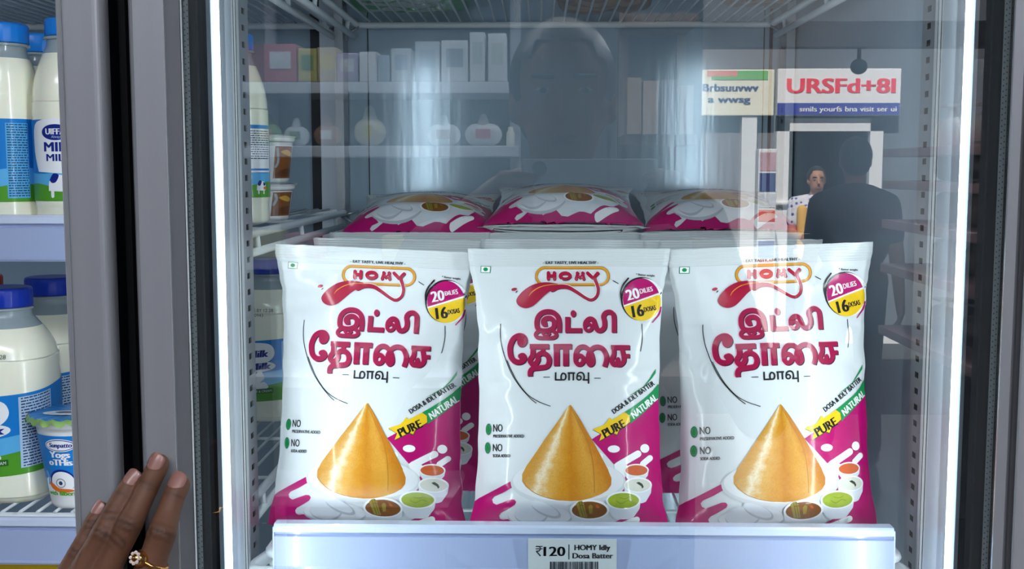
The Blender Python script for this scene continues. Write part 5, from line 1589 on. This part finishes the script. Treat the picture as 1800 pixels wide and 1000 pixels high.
# shop front across the way
YF = 11.0
def fp(px, py, d=0): return MR(px, py, YF + d)
fa = fp(1000, 500); 
st_box('wall_facade', (fa.x - 5, fa.y - .25, 2.62), (fa.x + 9, fa.y, 6), M_FACADE)
dl, dr, dt = fp(1376, 215).x, fp(1536, 215).x, Z(222, YF)
st_box('wall_facade_left', (fa.x - 5, fa.y - .25, -.08), (dl, fa.y, 2.62), mat('pale wall', (112, 109, 112), rough=.8, noise_amt=.1, noise_scale=3))
st_box('wall_facade_right', (dr, fa.y - .25, -.08), (fa.x + 9, fa.y, 2.62), M_FACADE)
st_box('wall_facade_top', (dl, fa.y - .25, dt), (dr, fa.y, 2.62), M_FACADE)
st_box('wall_interior', (dl - .6, fa.y - 2.4, -.08), (dr + .6, fa.y - 2.3, 2.6), M_DARKIN)
bm = bmesh.new()
box(bm, (dl - .07, fa.y, -.08), (dl + .05, fa.y + .08, dt + .07)); box(bm, (dr - .05, fa.y, -.08), (dr + .07, fa.y + .08, dt + .07)); box(bm, (dl - .07, fa.y, dt - .05), (dr + .07, fa.y + .08, dt + .07))
struct('door_1', bm, M_WHITEP)
bm = bmesh.new(); xx = fp(1312, 300).x; box(bm, (xx - .07, fa.y + .0, -.08), (xx + .07, fa.y + .12, Z(206, YF))); struct('trim_2', bm, M_WHITEP)
# signs
I_SW = mat('sign white', (240, 238, 240), rough=.5); I_SC = mat('sign cream', (236, 230, 206), rough=.5); I_SR = mat('sign red', (250, 40, 62), rough=.5)
I_SB = mat('sign blue', (52, 62, 160), rough=.5); I_SG = mat('sign green', (110, 180, 84), rough=.5); I_SN = mat('sign navy', (40, 62, 110), rough=.5); I_SP = mat('sign salmon', (226, 140, 120), rough=.5)
def sign(label, px0, py0, px1, py1, d, draw, base):
    a, b = fp(px0, py1, d), fp(px1, py0, d)
    c = Vector(((a.x + b.x) / 2, a.y, a.z))
    t = thing('shop_sign', label, 'sign', c)
    w_, h_ = abs(b.x - a.x), b.z - a.z
    bm = bmesh.new(); box(bm, (-w_ / 2, -.08, 0), (w_ / 2, 0, h_), bevel=.01); link_mesh('board', bm, base, t)
    bm = bmesh.new()
    for q in (-.4, .4): box(bm, (w_ * q - .02, -.15, h_ * .4), (w_ * q + .02, -.08, h_ * .6))
    link_mesh('bracket', bm, M_STEEL_D, t)
    A = Art([base]); k = w_ / (px1 - px0)
    draw(A)
    # seen from the refrigerator's mirror: x runs the same way in the picture and in the world
    flat_art('lettering', A, None, parent=t, origin=(-w_ / 2 - px0 * k, .002, h_ + py0 * k), ux=(k, 0, 0), uy=(0, 0, -k), un=(0, 1, 0), lay=.003)
def d1(A):
    A.poly([(1366, 181), (1584, 181), (1584, 202), (1366, 202)], I_SB, 1)
    A.text('URSFd+8I', 1479, 163, 26, I_SR, 1, width=190, bold=2)
    A.text('smils yourfs bna visit ser ui', 1492, 196, 9, I_SW, 2, width=172, bold=.4)
def d2(A):
    A.poly([(1242, 124), (1296, 124), (1296, 134), (1242, 134)], I_SP, 1); A.poly([(1296, 124), (1350, 124), (1350, 140), (1250, 140), (1250, 134), (1296, 134)], I_SG, 1)
    A.text('Brbsuuvwv', 1284, 160, 13, I_SN, 1, width=98, bold=1); A.text('a wwsg', 1282, 180, 12, I_SN, 1, width=74, bold=1)
sign('white sign with red letters and a blue strip, mirrored at the right of the glass', 1366, 120, 1585, 203, -.14, d1, I_SW)
sign('cream sign with a red and green band, mirrored left of the red-lettered sign', 1228, 122, 1362, 203, -.14, d2, I_SC)
# poster column, handrail and lamp globe
t = thing('poster_column', 'narrow standing column covered in pale blue posters, mirrored beside the doorway', 'column', MR(1342, 500, 10.2) * 1); t.location.z = -.08
k = 10.2 / F
bm = bmesh.new(); box(bm, (-16 * k, -.08, 0), (16 * k, .08, 1.75), bevel=.01); link_mesh('column_body', bm, M_WHITEP, t)
for i, (a, b, c) in enumerate(((.60, .78, (206, 120, 96)), (.80, .95, (70, 84, 150)), (.97, 1.10, (226, 226, 232)), (1.12, 1.22, (216, 110, 70)), (1.24, 1.36, (210, 214, 224)), (1.38, 1.54, (52, 62, 120)), (1.56, 1.72, (190, 150, 160)))):
    bm = bmesh.new(); box(bm, (-14 * k, .08, a), (14 * k, .084, b)); link_mesh('poster', bm, mat('poster %d %d %d' % c, c, rough=.6, noise_amt=.35, noise_scale=18), t)
ph = fp(1378, 357, -.1)
t = thing('handrail', 'short white bar across the doorway, mirrored beside the woman', 'rail', (ph.x, ph.y, ph.z))
bm = bmesh.new(); tube(bm, [(-.13, 0, 0), (.13, 0, 0)], .028); link_mesh('bar', bm, M_WHITEP, t)
for q in (-.10, .0):
    bm = bmesh.new(); tube(bm, [(q, 0, 0), (q, -.1, 0)], .014); link_mesh('stub', bm, M_WHITEP, t)
pl = MR(1510, 117, 6.93)
t = thing('hanging_lamp', 'dark round lamp under the beam, before the red and white sign', 'lamp', pl)
bm = bmesh.new(); ellipsoid(bm, (0, 0, 0), .050, .050, .046); link_mesh('lamp_globe', bm, mat('dark globe', (40, 44, 50), rough=.4), t, smooth=True)
bm = bmesh.new(); tube(bm, [(0, 0, .04), (0, 0, zb0 - pl.z + .002)], .012); link_mesh('stem', bm, M_BLACK, t)
bm = bmesh.new(); box(bm, (-.04, -.04, zb0 - pl.z - .004), (.04, .04, zb0 - pl.z)); link_mesh('mount', bm, M_BLACK, t)
st_box('trim_3', (fa.x - .2, fa.y, -.08), (fp(1560, 500).x - 0, fa.y + .6, 0), M_WHITEP)

# shelving behind the photographer (left half of the mirror image)
M_SHELFW = mat('shelf white', (206, 212, 220), rough=.45)
YR = 3.05
ra, rbx = MR(428, 300, YR), MR(912, 300, YR)
def rack(label, xa, xb, yb_, depth, levels, post, m):
    t = thing('display_rack', label, 'rack', ((xa + xb) / 2, yb_, 0))
    o_ = -Vector(t.location)
    def part(nm, bm, mm):
        o = link_mesh(nm, bm, mm, t); o.location = o_; return o
    for z in levels:
        bm = bmesh.new(); box(bm, (xa, yb_, z - .03), (xb, yb_ + depth, z), bevel=.003); part('shelf_board', bm, m)
    for x in (xa, xb - .03):
        bm = bmesh.new(); box(bm, (x, yb_ - .02, 0), (x + .03, yb_ + .01, post)); part('upright', bm, m)
    bm = bmesh.new(); box(bm, (xa, yb_ - .02, .1), (xb, yb_ - .012, post)); part('back_sheet', bm, M_WALLS)
    return t
zA, zB = Z(143, YR), Z(256, YR)
rack('white display rack mirrored in the left half of the glass', ra.x, rbx.x, MR(0, 0, YR + .28).y, .28, [zA, zB, zB - .30, zB - .62, zB - .95, zA + .30], zA + .34, M_SHELFW)
def goods(kind, label, px0, px1, pyt, pyb, zbase, Yv, col, col2, shape='box', group='packets on the mirrored display rack', dep=.05):
    a, b = MR(px0, pyb, Yv), MR(px1, pyt, Yv)
    w_, h_ = b.x - a.x, b.z - a.z
    t = thing(kind, label, kind.split('_')[-1], ((a.x + b.x) / 2, a.y - dep, zbase), group)
    bm = bmesh.new()
    if shape == 'box': box(bm, (-w_ / 2, -dep, 0), (w_ / 2, dep, h_), bevel=.002)
    elif shape == 'bag':
        capsule(bm, (-w_ / 2 + h_ * .32, 0, h_ * .34), h_ * .34, (w_ / 2 - h_ * .32, 0, h_ * .34), h_ * .34, n=20); capsule(bm, (0, 0, h_ * .4), h_ * .26, (0, 0, h_ * .86), h_ * .12)
        for v in bm.verts: v.co.z = max(0, v.co.z); v.co.y *= .6
    else: lathe(bm, [(w_ * .42, 0), (w_ / 2, .004), (w_ / 2, h_ * .7), (w_ * .3, h_ * .82), (w_ * .3, h_)], 24)
    link_mesh({'box': 'box_body', 'bag': 'bag_body'}.get(shape, 'jar_body'), bm, mat('goods %d %d %d' % col, col, rough=.5), t, smooth=shape != 'box')
    if col2:
        bm = bmesh.new()
        if shape == 'box': box(bm, (-w_ * .32, dep, h_ * .35), (w_ * .32, dep + .001, h_ * .8))
        else: box(bm, (-w_ * .2, dep * .6, h_ * .22), (w_ * .2, h_ * .22 if shape != 'box' else dep, h_ * .5))
        link_mesh('front_label', bm, mat('goods %d %d %d' % col2, col2, rough=.5), t)
WHT, PNK, YLW, GRN, BRN, RDD = (214, 220, 224), (196, 120, 130), (206, 196, 120), (120, 160, 110), (150, 110, 90), (130, 50, 56)
top = [('carton_box', 'dark red packet', 432, 462, 78, RDD, None), ('carton_box', 'pink packet', 464, 520, 76, PNK, WHT), ('carton_box', 'yellow packet', 524, 556, 84, YLW, GRN), ('carton_box', 'beige packet', 558, 590, 82, (190, 176, 150), YLW),
       ('carton_box', 'lilac packet', 592, 628, 92, (170, 160, 190), WHT), ('carton_box', 'pale packet', 632, 662, 90, WHT, None), ('carton_box', 'blue-grey packet', 664, 684, 96, (150, 170, 186), None), ('carton_box', 'white folded packet', 688, 722, 84, (196, 206, 214), (150, 168, 190)),
       ('carton_box', 'white short packet', 730, 772, 72, (190, 204, 214), (160, 180, 196)), ('carton_box', 'white carton with a grey square', 776, 822, 70, WHT, (140, 156, 168)), ('carton_box', 'tall white carton', 826, 852, 56, WHT, (180, 196, 196)), ('carton_box', 'second tall white carton', 858, 890, 58, WHT, (190, 204, 196))]
for kd, lb, x0, x1, yt_, c1, c2 in top:
    goods(kd, f'{lb} on the top board of the mirrored rack', x0, x1, yt_, 143, zA, YR, c1, c2)
low = [('snack_bag', 'green snack bag', 440, 486, 196, GRN, 'bag', YLW), ('snack_bag', 'pale snack bag', 492, 536, 204, WHT, 'bag', GRN), ('snack_bag', 'brown snack bag', 546, 592, 200, BRN, 'bag', WHT), ('snack_bag', 'cream snack bag', 626, 664, 182, (206, 202, 176), 'bag', YLW),
       ('snack_bag', 'white snack bag with a dark mouth', 748, 806, 198, WHT, 'bag', BRN), ('snack_bag', 'wide white snack bag', 816, 880, 196, (206, 210, 206), 'bag', PNK), ('glass_jar', 'small cream jar', 889, 904, 222, (214, 214, 196), 'jar', None)]
for kd, lb, x0, x1, yt_, c1, shp, c2 in low:
    goods(kd, f'{lb} on the second board of the mirrored rack', x0, x1, yt_, 256, zB, YR, c1, c2, shape=shp)
for i, (x0, x1, c1) in enumerate(((440, 490, YLW), (500, 560, PNK), (670, 700, YLW), (706, 742, (206, 210, 150)))):
    goods('carton_box', f'{("yellow carton at the far left", "pink carton", "yellow-green carton", "pale yellow carton")[i]} on the third board of the mirrored rack', x0, x1, 318 + 4 * i, 366, zB - .30, YR, c1, None)
# boxes to the right of the photographer's head
ra2, rb2 = MR(1098, 300, 3.3), MR(1226, 300, 3.3)
zC = Z(236, 3.3)
rack('brown rack mirrored just right of the photographer', ra2.x, rb2.x, MR(0, 0, 3.6).y, .28, [zC, zC - .34, zC + .34, zC - .7], zC + .38, mat('rack brown', (140, 124, 116), rough=.6))
for i, (x0, x1, yt_, c1) in enumerate(((1102, 1128, 136, (176, 150, 130)), (1130, 1158, 142, (190, 160, 140)), (1162, 1190, 140, (150, 150, 160)), (1194, 1220, 150, (170, 150, 140)))):
    goods('carton_box', f'{("tan carton nearest the photographer", "beige carton", "grey carton", "dull brown carton at the right end")[i]} on the mirrored brown rack', x0, x1, yt_, 236, zC, 3.3, c1, None)
# side rack along the aisle, right edge of the mirror image
xs = MR(1553, 300, 4.9).x
t = thing('display_rack', 'side rack with pinkish boards mirrored at the right edge of the glass', 'rack', (xs + .2, MR(0, 0, 3.9).y, 0))
M_PINKB = mat('pinkish board', (216, 176, 178), rough=.5)
ya_, yb2 = MR(0, 0, 4.9).y, MR(0, 0, 3.3).y
lv = [Z(258, 4.4), Z(319, 4.4), Z(395, 4.4), Z(480, 4.4), Z(600, 4.4)]
for z in lv:
    bm = bmesh.new(); box(bm, (xs, ya_, z - .035), (xs + .38, yb2, z), bevel=.003); o = link_mesh('shelf_board', bm, M_PINKB, t); o.location = -t.location
for yy in (ya_, yb2 - .03):
    bm = bmesh.new(); box(bm, (xs + .36, yy, 0), (xs + .40, yy + .03, 1.95)); o = link_mesh('upright', bm, M_SHELFW, t); o.location = -t.location
bm = bmesh.new(); box(bm, (xs + .39, ya_, .1), (xs + .40, yb2, 1.95)); o = link_mesh('back_sheet', bm, M_DARKIN, t); o.location = -t.location
rg = random.Random(11)
names = ['dark', 'grey', 'charcoal', 'tan', 'pale', 'brown']
cols = [(60, 62, 70), (120, 124, 130), (40, 42, 48), (170, 140, 90), (200, 196, 190), (110, 80, 60)]
ords = ['nearest the door', 'second from the door', 'third from the door', 'fourth from the door']
lvn = ['topmost', 'second', 'third', 'fourth', 'lowest']
for li, z in enumerate(lv):
    for k_ in range(4):
        ci = rg.randrange(6); h_ = rg.uniform(.14, .19)
        y0 = yb2 - .12 - k_ * (yb2 - ya_ - .2) / 4 - .12
        t2 = thing('snack_bag', f'{names[ci]} packet on the {lvn[li]} board of the side rack, {ords[k_]}', 'bag', (xs + .17, y0, z), 'packets on the side rack')
        bm = bmesh.new(); capsule(bm, (0, -.06, .06), .06, (0, .06, .06), .06, n=18); capsule(bm, (0, 0, .06), .06, (0, 0, h_ - .02), .02)
        for v in bm.verts: v.co.z = max(0, v.co.z); v.co.x *= .7
        link_mesh('bag_body', bm, mat('packet ' + names[ci], cols[ci], rough=.35, coat=.3), t2, smooth=True)
        bm = bmesh.new(); box(bm, (-.035, -.05, h_ - .006), (.035, .05, h_ + .004), bevel=.001); link_mesh('end_seal', bm, MATS['packet ' + names[ci]], t2)
